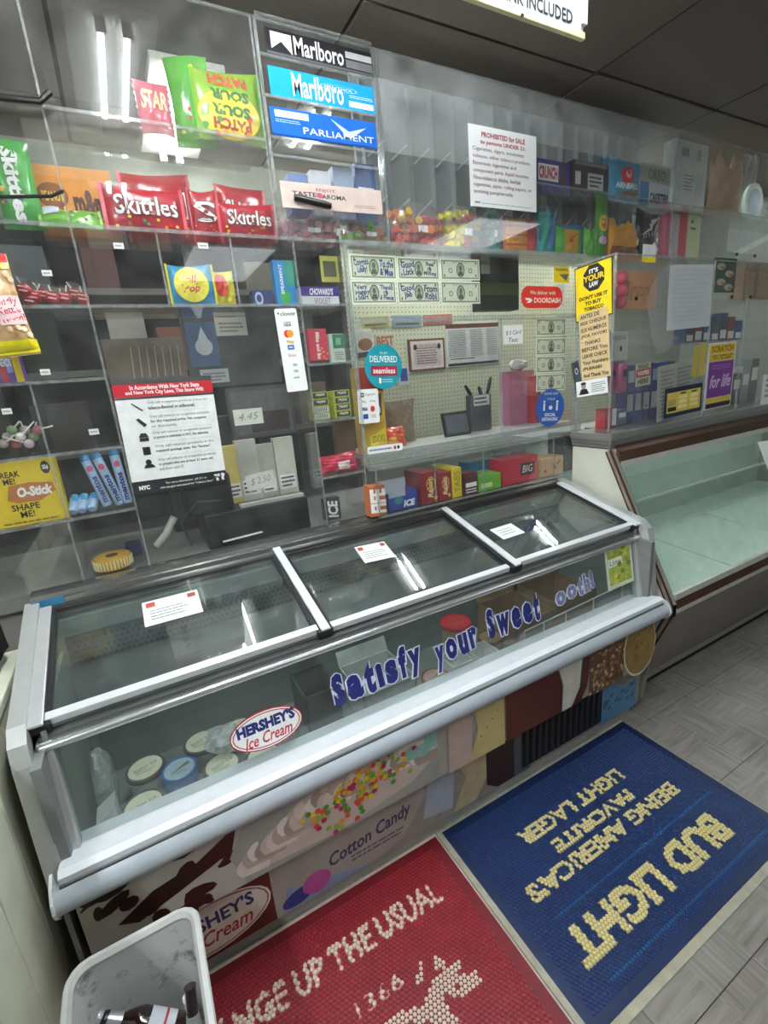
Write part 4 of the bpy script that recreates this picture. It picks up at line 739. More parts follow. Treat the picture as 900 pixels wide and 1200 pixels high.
for q, t, lb in (((((273, 481), (307, 477), (309, 496), (275, 499))), '4.45', 'small white handwritten price note mid acrylic'), ((((287, 558), (321, 550), (323, 568), (291, 577))), '$ 2.50', 'small white handwritten price note above the cash drawer')):
    p = card('handwritten_note', lb, 'note', fq('y', YA + .0062, *q), M('dcdcd2', .7), .0004, 'handwritten price notes'); p.text(t, .15, .3, .85, .75, M('8f9192', .6), shear=.3); p.emit(p.obj)
# tiny price tags
for k, (x, y, t) in enumerate(((139, 288, 'below the red candy bags'), (55, 320, 'above the red wrapped lollipops'), (53, 436, 'at the dark glove compartment'), (110, 506, 'above the long mint rolls'), (238, 288, 'above the fruit chews bags'), (8, 482, 'at the far left drawer'))):
    p = card('price_tag', 'tiny white price tag ' + t, 'price tag', fb(YA - .0014, x - 6, x + 6, y - 3.5, y + 3.5), M('d8d8d2', .6), .0004, 'tiny price tags'); p.lines(.15, .25, .85, .75, 1, M('8a8a88', .6)); p.emit(p.obj)
# ---- yellow law sign on the guard side panel
XS = 1.7985
def fside(TL, TR, BR, BL): return fq('x', XS, TL, TR, BR, BL)
p = card('yellow_law_sign', 'yellow age-law sign with black octagon on the guard side', 'sign', fside((675, 313), (720, 301), (716, 366), (673, 381)), M('1a1a1a', .5), .001)
p.rect(.025, .02, .975, .98, YEL); A_ = p.f.w / p.f.h
p.poly([(.52 + .30 * math.cos(math.pi / 8 + k * math.pi / 4), .74 + .30 * A_ * math.sin(math.pi / 8 + k * math.pi / 4)) for k in range(8)], INK, 'octagon')
p.text("IT'S", .40, .82, .64, .90, WHITE, bold=.04); p.text('YOUR', .24, .69, .80, .80, YEL, bold=.04); p.text('LAW', .40, .58, .64, .67, WHITE, bold=.04)
for k, t in enumerate(("DON'T USE IT", 'TO BUY', 'TOBACCO', 'FOR JUNIORS.')): p.text(t, (.12, .28, .25, .12)[k], .375 - k * .105, (.88, .72, .78, .90)[k], .445 - k * .105, INK, bold=.05)
p.emit(p.obj)
p = card('handwritten_sign', 'tan handwritten Spanish lottery note below the yellow law sign', 'note', fq('x', XS - .0025, (681, 368), (716, 358), (712, 440), (679, 447)), M('d9bd8c', .7), .0006)
for k, t in enumerate(('ANTES DE', 'IRSE CHEQUE', 'SUS NUMEROS', '¡POR FAVOR!', '* THANKS', 'BEFORE You', 'LEAVE CHECK', 'Your Numbers', '¡PLEASE!', 'And Thank You')): p.text(t, .06, .915 - k * .098, .94 if len(t) > 8 else .72, .975 - k * .098, INK, bold=.025, name='handwriting')
p.emit(p.obj)
p = card('small_flyer', 'small white flyer with suited portrait under the tan note', 'flyer', fside((676, 449), (713, 440), (711, 461), (675, 465)), PAPER, .0006); p.ell(.25, .66, .08, .18, M('b08a70', .6), 'portrait'); p.poly([(.08, .12), (.16, .48), (.34, .48), (.42, .12)], INK, 'portrait'); p.ell(.25, .82, .09, .09, INK, 'portrait'); p.lines(.5, .15, .95, .8, 5, M('8a8c8e', .6)); p.emit(p.obj)
p = card('dark_flyer', 'dark blue narrow flyer behind left edge of tan note', 'flyer', fq('x', 1.807, (672, 425), (681, 422), (680, 460), (672, 463)), M('1d2138', .5), .001); p.text('O', .35, .6, .8, .8, WHITE); p.emit(p.obj)
# ================================================================== CANDY
ZA, ZU = 1.9615, 2.2165     # shelf tops
WRAP = lambda c, **k: M(c, .28, 0, .10, 18, coat=.4, **k)
def dots(p, n, cols, u0, v0, u1, v1, r=.03, seed=0, name='candy_print'):
    r2 = random.Random(seed)
    for k in range(n): p.ell(r2.uniform(u0, u1), r2.uniform(v0, v1), r, r * p.f.w / p.f.h * .8, M(cols[k % len(cols)], .4), name, n=8)
RB = ('d8322c', 'e8a02a', '5aa33c', 'e6d33a', '7a3a8c')
def skit(label, y, l, r, t, b, z, seed, lean=0, two=False, c='b3122a', yaw=0, vert=False, txt='Skittles'):
    f = fb(y, l, r, t, b, z, lean, yaw); p = bag('candy_bag', label, 'candy bag', f, WRAP(c), min(.05, f.w * .25), 'fruit candy bags on the shelf', WRAP('d85a68' if c != '3f9a3c' else '6fb84e'), seed)
    dots(p, 16, RB, .12, .10, .9, .34, .022, seed); p.text(txt, .14, .36, .90, .76, M('7c0f1d' if c != '3f9a3c' else '1f5a22', .4), bold=.055, name='lettering_outline') if not vert else None
    if vert: p.text(txt, .28, .08, .72, .92, WHITE, bold=.05, rot=0) if False else None
    else: p.text(txt, .15, .37, .89, .75, WHITE, bold=.018)
    p.emit(p.obj); return p
skit('large red fruit candy bag lying at the left of upper shelf', 1.66, 118, 216, 218, 266, ZA, 1)
skit('red candy bag lying on top behind the large red one', 1.745, 138, 222, 203, 232, ZA + .001, 2, txt=' ')
skit('small red candy bag upright between the two large ones', 1.70, 221, 256, 221, 268, ZA, 3, txt='S')
skit('red candy bag tilted behind the rightmost red bag', 1.735, 252, 312, 220, 262, ZA, 4, yaw=.08)
skit('red candy bag in front at right end of the row', 1.655, 254, 322, 238, 272, ZA, 5)
# green bag standing on end, print running downwards
f = fb(1.66, -8, 43, 168, 258, ZA); p = bag('candy_bag', 'green fruit candy bag standing on end at far left', 'candy bag', f, WRAP('3f9a3c'), .045, 'fruit candy bags on the shelf', None, 6, ends='v')
p.text('Skittles', .5 - .5 * f.h / f.w * .86, .5 - .17 * f.w / f.h, .5 + .5 * f.h / f.w * .86, .5 + .17 * f.w / f.h * 1, WHITE, rot=-math.pi / 2, bold=.04); dots(p, 14, RB, .06, .05, .22, .95, .05, 6); p.emit(p.obj)
f = fb(1.70, 38, 132, 196, 246, ZA + .0); p = carton('candy_carton', 'orange peanut candy carton behind the green bag', 'carton', f, .05, M('d98a2b', .4)); p.text("m&m's", .46, .30, .98, .72, M('5a2a12', .5), bold=.05); p.ell(.22, .58, .19, .18, M('8a4a1c', .5)); p.text('PEANUT', .09, .50, .35, .64, M('f0c04a', .5), bold=.03); p.emit(p.obj)
f = fb(1.63, 42, 118, 236, 259, ZA, lean=.6); p = bag('candy_bag', 'green candy bag lying flat before the orange carton', 'candy bag', f, WRAP('6fae3a'), .03, None, WRAP('9fcf6a'), 7); p.rect(.1, .5, .35, .9, M('c9d2dc', .4)); dots(p, 8, ('2f6a2a', 'd8e0d0', '9a2f6a'), .4, .3, .95, .9, .03, 3); p.emit(p.obj)
# upper tray
f = fb(1.66, 158, 200, 97, 142, 2.2215); p = bag('candy_bag', 'small dusty pink candy bag in the upper tray', 'candy bag', f, WRAP('c2566a'), .03, None, None, 8); p.text('STAR', .15, .45, .85, .8, M('f0d0a0', .5), bold=.03, shear=.2); p.emit(p.obj)
f = fb(1.70, 197, 246, 70, 148, 2.2215, yaw=-.3); p = bag('candy_bag', 'green sour candy bag at left in the upper tray', 'candy bag', f, WRAP('58a832'), .03, 'sour candy bags in the upper tray', None, 9, ends='v'); dots(p, 10, ('d8322c', 'e6d33a', 'd86a2a'), .2, .1, .8, .9, .05, 2); p.emit(p.obj)
f = fb(1.645, 222, 306, 83, 156, 2.2215); p = bag('candy_bag', 'yellow and green sour candy bag upside down in upper tray', 'candy bag', f, WRAP('86b02c'), .045, 'sour candy bags in the upper tray', WRAP('3f9a2c'), 10)
p.ell(.5, .35, .42, .32, M('e3c92e', .4)); dots(p, 12, ('d8322c', 'e8a02a', '3f8a2c', 'd8d03a'), .1, .05, .9, .4, .045, 4)
for k, (t, v, c_) in enumerate((('SOUR', .60, '2f6a22'), ('PATCH', .80, 'c0502a'), ('SOUR', .40, '2f6a22'), ('PATCH', .22, 'a03a2a'))): p.text(t, .26, v - .075, .78, v + .075, M(c_, .4), bold=.06, rot=math.pi)
p.emit(p.obj)
# small wrapped candy clusters
def cluster(name, label, box, y, z, cols, n=14, r=.012, seed=0, tagged=True, film=True, cat='candy'):
    f = fb(y, *box, z); r2 = random.Random(seed); o = thing(name, label, cat, f.base())
    d = min(.05, f.w * .6)
    for k in range(n):
        c = f.pt(r2.uniform(.14, .86), 0, -r2.uniform(0, d)) ; c.z = z + r + r2.random() ** 1.3 * max(0, f.h - 2 * r)
        c.z = max(c.z, z + r * 1.3); c.y += .012
        m_ = WRAP(cols[k % len(cols)]); a = r2.uniform(0, 6.28); dx = V((math.cos(a), .3 * math.sin(a), r2.uniform(-.15, .15))).normalized()
        g = J(gsph(c, r, 8, (1, 1, .85)), gcyl(c + dx * r * .8, c + dx * r * 1.9, r * .2, r * .75, 6), gcyl(c - dx * r * .8, c - dx * r * 1.9, r * .2, r * .75, 6)); mk('wrapped_candy', g, m_, o, smooth=True)
    if film:
        F2 = fb(y - .004, *box, z); P = bag_film(o, F2, d + .02, seed)
    if tagged: P = Print(fb(y - .014, *box, z)); P.rect(.45, .4, .65, .55, WHITE, 'price_tag'); P.emit(o)
    return o
def bag_film(o, f, d, seed):
    c = f.pt(.5, .5, -d / 2); vs, fs = gsph((0, 0, 0), 1, 12); r2 = random.Random(seed); ph = r2.uniform(0, 6); out = []
    for v in vs:
        k = 1 + .1 * math.sin(7 * v.x + ph) * math.sin(6 * v.z + ph) ; q = V((math.copysign(abs(v.x) ** .6, v.x), math.copysign(abs(v.y) ** .7, v.y), math.copysign(abs(v.z) ** .6, v.z)))
        out.append(V((c.x + q.x * f.w * .47 * k, c.y + q.y * (d * .5 + .012), max(f.pt(.5, 0).z + .0005, c.z + q.z * f.h * .55 * k))))
    mk('film', (out, fs), FILM, o, smooth=True)
cluster('candy_pack', 'clear bag of pale pink peppermints right of red bags', (326, 400, 250, 277), 1.66, ZA, ('d99aa8', 'e8c5cc', 'cf8094'), 24, .018, 1, cat='candy pack')
cluster('candy_pack', 'clear bag of mixed green and brown sweets under the brand plates', (402, 461, 256, 281), 1.66, ZA, ('7fb84a', 'c86a4a', 'b8a06a', '9a5a4a'), 20, .018, 2, cat='candy pack')
cluster('candy_pack', 'clear bag of red and yellow gummy rings', (463, 521, 239, 286), 1.66, ZA, ('d8423a', 'e8b83a', 'c83a4a', 'e07a3a', 'a82a2a'), 34, .021, 3, cat='candy pack')
cluster('candy_pack', 'bag of bright yellow and red gummies', (524, 569, 243, 290), 1.66, ZA, ('e8e02a', 'e6d33a', 'd8524a', 'f0e83a'), 28, .021, 4, cat='candy pack')
cluster('candy_pack', 'narrow bag of teal wrapped sweets', (573, 588, 246, 290), 1.66, ZA, ('1f9a8c', '2aa898', '157a70'), 14, .015, 5, cat='candy pack')
f = fb(1.66, 589, 629, 255, 292, ZA); p = bag('candy_bag', 'orange and pink bag of chew sticks', 'candy bag', f, WRAP('d8694a'), .03, None, None, 14)
for k in range(4): p.rect(.06, .08 + k * .235, .60, .25 + k * .235, WRAP('e8a03a'), 'chew_stick'); p.rect(.62, .08 + k * .235, .96, .25 + k * .235, WRAP('e0506a'), 'chew_stick'); p.text('CHEWS', .12, .12 + k * .235, .54, .21 + k * .235, M('a8321f', .5))
p.emit(p.obj)
f = fb(1.67, 628, 652, 246, 293, ZA); p = bag('candy_bag', 'twisted teal blue foil candy bag', 'candy bag', f, WRAP('2f8fa8'), .03, None, None, 15, .008, 'v', rag=.15); p.rect(.1, .05, .4, .95, WRAP('3fb09a')); p.rect(.5, .3, .75, .9, WRAP('2f6fb8')); p.emit(p.obj)
f = fb(1.64, 650, 682, 266, 295, ZA); p = bag('candy_bag', 'green candy bag with red burst print', 'candy bag', f, WRAP('4fa83a'), .03, None, None, 16); p.rect(.25, .15, .75, .9, WRAP('d8a02a')); p.poly([(.3, .2), (.5, .5), (.7, .2), (.6, .55), (.75, .8), (.5, .65), (.3, .85), (.4, .55)], WRAP('c8322a'), 'burst'); p.emit(p.obj)
f = fb(1.705, 655, 690, 258, 275, ZA + .0, lean=.2); p = bag('candy_bag', 'shiny blue candy bag lying behind the green burst bag', 'candy bag', f, WRAP('3f8fb8'), .03, None, None, 17, .006); p.emit(p.obj)
f = fb(1.68, 683, 700, 268, 294, ZA); p = bag('candy_bag', 'small green candy bag left of the tall candy tube', 'candy bag', f, WRAP('6fbf4a'), .025, None, None, 21, .006); p.emit(p.obj)
f = fb(1.66, 697, 712, 226, 288, ZA); p = bag('candy_bag', 'tall narrow green candy tube bag with yellow flame print', 'candy bag', f, WRAP('4f9a3a'), .025, None, None, 18, .003, 'v'); p.ell(.5, .55, .35, .12, M('e8c83a', .4)); p.ell(.5, .55, .2, .08, M('d8482a', .4)); p.ell(.5, .3, .3, .06, M('d8c0d0', .4)); p.emit(p.obj)
f = fb(1.66, 710, 750, 257, 290, ZA); p = bag('candy_bag', 'golden orange crinkled candy bag', 'candy bag', f, WRAP('d8982a'), .035, None, WRAP('a8601f'), 19, .007, rag=.12); p.rect(.1, .1, .9, .35, WRAP('8a4a1c')); p.emit(p.obj)
f = fb(1.66, 743, 774, 247, 290, ZA, yaw=.06); p = bag('candy_bag', 'black candy bag with white zigzag lettering', 'candy bag', f, WRAP('1c1a1c'), .035, None, None, 20, .005); p.text('m&m', .35, .08, .95, .40, WHITE, bold=.06); p.poly([(.1, .5), (.5, .62), (.4, .72), (.9, .9), (.45, .8), (.55, .7)], M('d8d0d0', .4), 'zigzag'); p.text('mini', .2, .5, .8, .62, M('b8b0b0', .4), rot=.2); p.emit(p.obj)
for l, r, c_, lb in ((781, 787, 'c8607a', 'slim pink carton left of the upright joint'), (787, 796, 'cfc2c6', 'pale pink-grey carton right of the upright joint'), (796, 805, 'd2384e', 'bright pink-red upright carton'), (806, 821, 'd8dba8', 'pale yellow upright carton')):
    f = fb(1.66 if l != 779 else 1.64, l, r, 250 if l != 806 else 252, 290, ZA); p = carton('upright_carton', lb, 'carton', f, .05, M(c_, .5), 'upright cartons by the joint')
    if l == 806: p.rect(.2, .72, .6, .76, M('55583f', .6)); p.rect(.2, .84, .4, .9, M('55583f', .6))
    p.emit(p.obj)
# upper right shelf
f = fb(1.66, 629, 668, 188, 216, ZU); p = carton('chocolate_bar', 'purple chocolate bar with red lettered panel on top shelf', 'chocolate bar', f, .03, WRAP('4a3a9a')); p.rect(.04, .36, .64, .86, WHITE); p.text('CRUNCH', .07, .42, .61, .80, M('c8283a', .4), bold=.05); p.rect(.70, .3, .84, .9, M('5a3a2a', .5)); p.emit(p.obj)
f = fb(1.66, 672, 713, 190, 219, ZU); p = carton('candy_carton', 'dark brown candy carton with white label on top shelf', 'carton', f, .06, M('3a3034', .5)); p.rect(.05, .35, .2, .7, M('d8d8d2', .5)); p.rect(.4, .25, .85, .7, M('c9c5c8', .5)); p.rect(.05, .88, .95, .98, M('8d8688', .5)); p.lines(.45, .3, .8, .65, 3, INK); p.emit(p.obj)
f = fb(1.66, 712, 750, 187, 229, ZU); p = bag('candy_bag', 'light blue candy bag with red round emblem on top shelf', 'candy bag', f, WRAP('4fa8d0'), .035, None, WRAP('bfe0f0'), 22, .005, 'v'); p.ell(.5, .62, .2, .18, M('d8323a', .4)); p.ell(.52, .63, .1, .09, M('f0d0d0', .4)); p.text('AIRHEADS', .15, .30, .85, .44, WHITE, bold=.05, shear=.2); p.ell(.6, .2, .25, .07, M('8d6a50', .5)); p.emit(p.obj)
f = fb(1.715, 700, 716, 183, 215, ZU); p = bag('candy_bag', 'narrow crumpled blue bag behind the light blue one', 'candy bag', f, WRAP('3f8fc8'), .025, None, None, 24, .008, 'v', rag=.2); p.emit(p.obj)
f = fb(1.665, 750, 785, 193, 233, ZU); p = carton('cookie_box', 'white and blue cookie box at right end of top shelf', 'cookie box', f, .07, M('cfd8e2', .45)); p.rect(0, .58, 1, 1, M('b9bcae', .5)); p.text('OREO', .25, .64, .85, .9, M('8d9286', .5), bold=.04); p.rect(0, 0, .3, .58, M('3f88c0', .45)); p.text('CAKESTERS', .35, .12, .97, .36, M('3a4048', .5), bold=.05); p.emit(p.obj)
f = fb(1.66, 790, 829, 166, 222, ZU); p = carton('white_carton', 'tall plain white carton with grey print beside paper bag', 'carton', f, .06, M('dfe5e2', .55)); p.rect(.2, .78, .42, .9, M('a9aead', .6)); p.rect(.66, .76, .78, .92, M('b9bebd', .6)); p.lines(.3, .3, .6, .55, 5, M('8d9291', .6), .4); p.rect(.66, .25, .9, .6, M('cdd3d1', .6)); p.emit(p.obj)
f = fb(1.665, 830, 871, 184, 228, ZU); p = bag('paper_bag', 'crumpled tan paper bag on the top shelf', 'paper bag', f, M('c9a98c', .8, 0, .12, 14, .2), .05, None, None, 25, .007, 'v', rag=.16); p.emit(p.obj)
f = fb(1.72, 868, 888, 172, 228, ZU); p = bag('paper_bag', 'pale folded paper sack leaning right of tan bag', 'paper bag', f, M('a9a5a0', .8, 0, .12), .03, None, None, 26, .006, 'v', rag=.2); p.emit(p.obj)
f = fb(1.66, 872, 898, 214, 236, ZU); o = thing('tape_roll', 'pale roll with blue-green label at far right of top shelf', 'roll', f.base()); c = f.pt(.5, .5); mk('roll', glathe(c + V((0, -.0, 0)), (0, 1, 0), [(f.h / 2, 0), (f.h / 2, .018)], 22), M('b9cfc0', .5), o, smooth=True); mk('label', glathe(c + V((0, -.001, 0)), (0, 1, 0), [(f.h * .36, 0), (f.h * .36, .0015)], 22), M('5f9ab0', .5), o)
f = fb(2.0, 855, 960, 236, 300, None); p = card('beer_poster', 'grey faded poster with large letters behind upper right acrylic', 'poster', f, M('8f9290', .6), .003); p.text('BEER', .05, .62, .9, .95, M('b9bcba', .6), bold=.05); p.poly([(.05, 0), (.5, .5), (.6, .5), (.15, 0)], M('b5b5b5', .6)); p.rect(.45, .1, .8, .5, M('7d5a60', .6)); p.emit(p.obj)
# black bent rods on the left panel
for k, (a, b, c, lb) in enumerate((((-20, 112), (47, 119), (59, 108), 'thick black bent rod on the upper left acrylic'), ((-20, 231), (60, 230), (74, 224), 'thin black bent rod low on the upper left acrylic'))):
    A, B, C2 = (ony(*q, YA - .03) for q in (a, b, c)); A2 = V((A.x, YA - .002, A.z)); mk('black_rod', gtube([A2, A, B, C2], .0075 if k == 0 else .004, 8), M('141416', .35), None, lb, 'rod', smooth=True)
# ---- compartments
def lolly(x, y, z, cols, seed): pass
z = ZS[3]
ol = [(28, 340), (40, 348), (50, 346), (62, 349), (76, 349), (88, 345), (97, 350), (35, 352), (70, 352)]
lolly_lb = ('leftmost by the hanging chips bag', 'behind the leftmost one', 'second cluster rear', 'second cluster front', 'centre of the row', 'right cluster top', 'rightmost by the divider', 'low at left', 'low at the centre')
for k, (px_, py_) in enumerate(ol):
    c = ony(px_, py_, 1.64 + .018 * (k % 3)); r = .017; c.z = max(c.z, z + r * 1.02); o = thing('lollipop', 'red and white swirl lollipop, ' + lolly_lb[k], 'lollipop', (c.x, c.y, z), 'red lollipops on the shelf')
    mk('candy', gsph(c, r, 12), WRAP('b8242f'), o, smooth=True); P = Print(Fr(c + V((-r, -r * .93, -r)), (1, 0, 0), (0, 0, 1), 2 * r, 2 * r), .0015)
    P.poly([(.2, .7), (.8, .6), (.8, .68), (.25, .78)], M('e8d0d0', .4), 'swirl'); P.poly([(.2, .4), (.75, .3), (.78, .38), (.22, .48)], M('e8d0d0', .4), 'swirl'); P.emit(o)
    e = c + V((random.uniform(-.02, .02), .0, .032)); mk('stick', gtube([c, e], .0022, 6), M('e6e2da', .5), o); mk('wrapper_twist', gcyl(c + V((0, -.004, r * .7)), c + V((.004, -.006, r * 1.7)), .004, .014, 7), FILM, o)
# hanging chips bag at far left, in front of the acrylic
f = fq('y', 1.545, (-45, 300), (14, 296), (42, 415), (-30, 422)); p = bag('snack_bag', 'tan see-through popcorn bag with yellow foil hanging at left edge', 'snack bag', f, M('c9a67a', .4, 0, .2, 60, .3, coat=.3), .05, None, None, 31, .005, 'v', 18, 22)
p.rect(.0, .02, 1.0, .15, WRAP('e6d81f'), 'foil_band'); p.rect(.0, .90, .98, .99, WRAP('d83a3a'), 'foil_band'); p.rect(.0, .84, .98, .90, WRAP('e6c51f'), 'foil_band'); r2 = random.Random(5)
for k in range(40): p.ell(r2.uniform(.1, .95), r2.uniform(.18, .82), .05, .03, M(('dcc09a', 'b98f60', 'e6d2b0')[k % 3], .6), 'popcorn', n=7)
p.rect(.5, .30, .95, .58, M('ecc8c8', .5)); p.text('Oddly\nKettle\nGood!', .52, .32, .93, .56, M('b8284a', .5), bold=.02, shear=.2, rot=.15); p.emit(p.obj)
f = fb(1.63, -20, 27, 417, 452, ZS[2]); p = carton('candy_carton', 'purple, blue and yellow candy carton below the popcorn bag', 'carton', f, .05, M('6a3f9a', .45)); p.rect(.78, .05, .98, .95, M('e0c22a', .45)); p.rect(.42, .08, .58, .6, M('c8283a', .45)); p.rect(.6, .4, .76, .9, M('8d9fd0', .45)); p.text('NERDS', .42, .62, .75, .9, WHITE, bold=.03); p.emit(p.obj)
# clear wrapped brown carton, grey devices behind third column
f = fb(2.0, 122, 216, 396, 440, 1.42); p = carton('wrapped_carton', 'brown carton in clear shrink wrap behind the law notice', 'carton', f, .12, M('8a7a6a', .3, 0, .2, 20, coat=.6)); p.rect(0, .46, 1, .5, M('4f453c', .4)); 
for k in range(7): p.poly([(.3 + .1 * k, .55), (.33 + .1 * k, .9), (.34 + .1 * k, .9), (.315 + .1 * k, .55)], M('c9c2b8', .3), 'wrap_crease')
p.emit(p.obj); mk('carton_stand', gbox((.1, 2.0, .986), (.42, 2.12, 1.418)), M('35332f', .7), None, 'dark stand below the shrink-wrapped carton', 'stand')
f = fb(1.63, 196, 252, 309, 356, ZS[3]); p = bag('candy_bag', 'blue and yellow bag with pink script in third compartment', 'candy bag', f, WRAP('2f93c0'), .03, None, WRAP('e0cf2a'), 33, .004); p.ell(.48, .5, .36, .40, M('eadf4a', .4)); p.text('Jolly\nPops', .26, .28, .74, .72, M('c8405a', .4), shear=.3, bold=.02, rot=.1); p.emit(p.obj)
f = fb(1.66, 246, 276, 318, 356, ZS[3], yaw=.2); p = bag('candy_bag', 'yellow bag half behind the blue and yellow one', 'candy bag', f, WRAP('d9cc2a'), .03, None, None, 34, .006); p.ell(.35, .6, .28, .3, M('c8402f', .4)); p.emit(p.obj)
f = fb(1.63, 296, 320, 340, 354, ZS[3]); p = carton('mint_box', 'small dark blue mint box beside the turquoise carton', 'mint box', f, .04, M('2a3a6a', .45)); p.ell(.3, .5, .2, .4, M('b9c8e0', .4), inner=.6); p.emit(p.obj)
f = fb(1.62, 322, 345, 305, 354, ZS[3]); p = carton('gum_carton', 'turquoise and green gum carton standing upright', 'gum carton', f, .03, M('2a86c8', .4)); p.rect(.55, .45, 1, 1, M('3aa08a', .4)); p.ell(.45, .2, .28, .16, M('3fae5a', .4)); p.text('SPEARMINT', .5 - .40 * f.h / f.w, .55, .5 + .25 * f.h / f.w, .63, WHITE, rot=math.pi / 2, bold=.02); p.emit(p.obj)
f = fb(1.615, 353, 397, 336, 355, ZS[3] + .0005); p = carton('violet_candy_box', 'purple and white violet candy box on the shelf', 'candy box', f, .06, M('d5d5da', .5)); p.rect(0, .5, 1, 1, M('4a2f86', .45)); p.text("CHOWARD'S", .22, .56, .85, .92, WHITE, bold=.03, shear=.15); p.text('VIOLET', .32, .1, .76, .4, M('55525c', .5)); p.emit(p.obj)
f = fb(1.64, 376, 397, 300, 336, ZS[3] + .08); p = card('yellow_label', 'yellow and black label facing sideways by window post', 'label', f, M('b5ae4a', .5), .001); p.rect(.15, .2, .85, .8, M('4a4a2a', .5)); p.emit(p.obj)
f = fb(1.625, 362, 384, 385, 426, 1.577 - .0); p = carton('candy_box', 'pink-red fruit candy box standing in right column', 'candy box', f, .03, M('c8324a', .45)); p.text('Mike and Ike', .5 - .38 * f.h / f.w, .45, .5 + .38 * f.h / f.w, .58, WHITE, rot=-math.pi / 2, bold=.03); dots(p, 6, ('e87a4a', 'e0a04a'), .65, .1, .95, .5, .07, 3); p.rect(0, 0, 1, .1, INK); p.emit(p.obj)
f = fb(1.65, 386, 404, 391, 426, 1.577); p = carton('gum_carton', 'green and white gum carton right of pink box', 'gum carton', f, .03, M('d5dcd5', .45)); p.rect(.25, .5, .98, .98, M('2f8a62', .45)); p.rect(.45, .62, .78, .86, M('8ac0a4', .45)); p.lines(.3, .1, .9, .4, 4, M('6a8a78', .5)); p.emit(p.obj)
# stacks of small gum packs
for col, (l, r) in enumerate(((366, 386), (392, 411))):
    for k in range(4):
        zb = 1.3845 + k * .0245; f = fb(1.63, l, r, 470, 480, zb); f.h = .0235; p = carton('gum_pack', 'small yellow-green gum pack, %s of its %s stack' % (('bottom', 'second', 'third', 'top')[k], ('left', 'right')[col]), 'gum pack', f, .05, M('b8bf3a', .5), 'stacked gum packs')
        p.rect(.08, .12, .92, .88, M('c9ccd0' if k < 2 and col == 0 else '3a4048', .5)); 
        if k < 2 and col == 0:
            for q in range(9): p.rect(.14 + q * .08, .2, .17 + q * .08, .8, INK, 'barcode')
        else: p.text('gum', .2, .25, .8, .75, M('dfe3c0', .5), shear=.3, bold=.03)
        p.emit(p.obj)
f = fb(1.63, 375, 420, 531, 558, 1.1845, lean=.35); p = bag('candy_bag', 'crumpled hot pink candy wrapper bag low in right column', 'candy bag', f, WRAP('c8204a'), .035, None, None, 37, .008); p.rect(.45, .1, .75, .5, M('e6d8da', .4)); p.emit(p.obj)
f = fb(1.63, 381, 399, 584, 606, 1.0055); p = carton('gum_pack', 'dark gum pack with white lettering at bottom of right column', 'gum pack', f, .04, M('34383a', .4)); p.text('ICE', .5 - .42 * f.h / f.w, .25, .5 + .42 * f.h / f.w, .75, WHITE, rot=math.pi / 2, bold=.04, shear=.2); p.emit(p.obj)
f = fb(1.72, 394, 416, 488, 545, 1.1845); p = carton('brown_pouch', 'brown pouch pack behind the hot pink bag', 'pouch', f, .03, M('6a4a30', .5, 0, .15)); p.emit(p.obj)
# lollipop tray, yellow box, mint rolls, tape
wr = ['a8a29a', 'c8b8c0', '7a9a6a', 'b85a6a', 'd5d0cc']
for k in range(9):
    c = ony(4 + k * 5, 520 - (k % 3) * 8, 1.64 + .02 * (k % 2)); c.z = max(c.z, ZS[1] + .014); o = thing('lollipop', 'wrapped lollipop with white stick above the yellow box, %s from the left edge' % ('first', 'second', 'third', 'fourth', 'fifth', 'sixth', 'seventh', 'eighth', 'ninth')[k], 'lollipop', (c.x, c.y, ZS[1]), 'wrapped lollipops above the yellow box')
    mk('candy', gsph(c, .013, 8), WRAP(wr[k % 5]), o, smooth=True); mk('stick', gtube([c, c + V((random.uniform(-.06, .06), -.01, random.uniform(-.005, .04)))], .0022, 6), M('e6e2da', .5), o)
f = fb(1.60, -22, 74, 540, 616, ZS[0] + .0005); p = carton('gum_stick_box', 'yellow candy display box with brown splash at lower left', 'candy box', f, .05, M('e3c71f', .45)); p.ell(.86, .86, .06, .10, INK); p.text('25¢', .82, .82, .90, .90, WHITE, bold=.04)
p.poly([(.28, .42), (.34, .64), (.60, .66), (.9, .62), (.92, .48), (.7, .36), (.4, .36)], M('b8723f', .5), 'splash'); p.text('O-Stick', .42, .44, .88, .60, WHITE, bold=.05, shear=.15); p.text('BREAK\nME!', .22, .66, .52, .86, INK, bold=.02); p.text('SHAPE\nME!', .30, .12, .66, .34, INK, bold=.02); p.lines(.15, .02, .9, .08, 1, M('8a6a1f', .5)); p.emit(p.obj)
def roll(label, a, b, r, y0, y1):
    A, B = ony(*a, y0), ony(*b, y1); A.z = max(A.z, ZS[0] + r * .9); d = (B - A); o = thing('mint_roll', label, 'mint roll', (A.x, A.y, ZS[0]), 'blue mint rolls')
    mk('roll', glathe(A, d, [(r * .75, 0), (r, .004), (r, d.length - .004), (r * .75, d.length)], 14), M('9db9dc', .35, 0, .12, 25), o, smooth=True); mk('foil_end', glathe(B - d.normalized() * .016, d, [(r * 1.03, 0), (r * 1.03, .012), (r * .7, .018)], 14), M('2f7fb8', .3, .3), o, smooth=True)
    ex = d.normalized(); n = (CAM - A).normalized(); n = (n - ex * n.dot(ex)).normalized(); ey = n.cross(ex)
    L = d.length; P = Print(Fr(A - ey * r + n * (r * .0), ex, ey, L, 2 * r, lambda u, v: r * math.sqrt(max(0, 1 - (2 * v - 1) ** 2)) ), .0012)
    if L > .08: P.text('mentos', .06, .24, .58, .80, M('222b6a', .4), bold=.04); P.ell(.74, .5, .06, .3, M('c84a6a', .4))
    else: P.rect(.55, .2, .95, .8, M('3f9ac8', .4))
    P.emit(o)
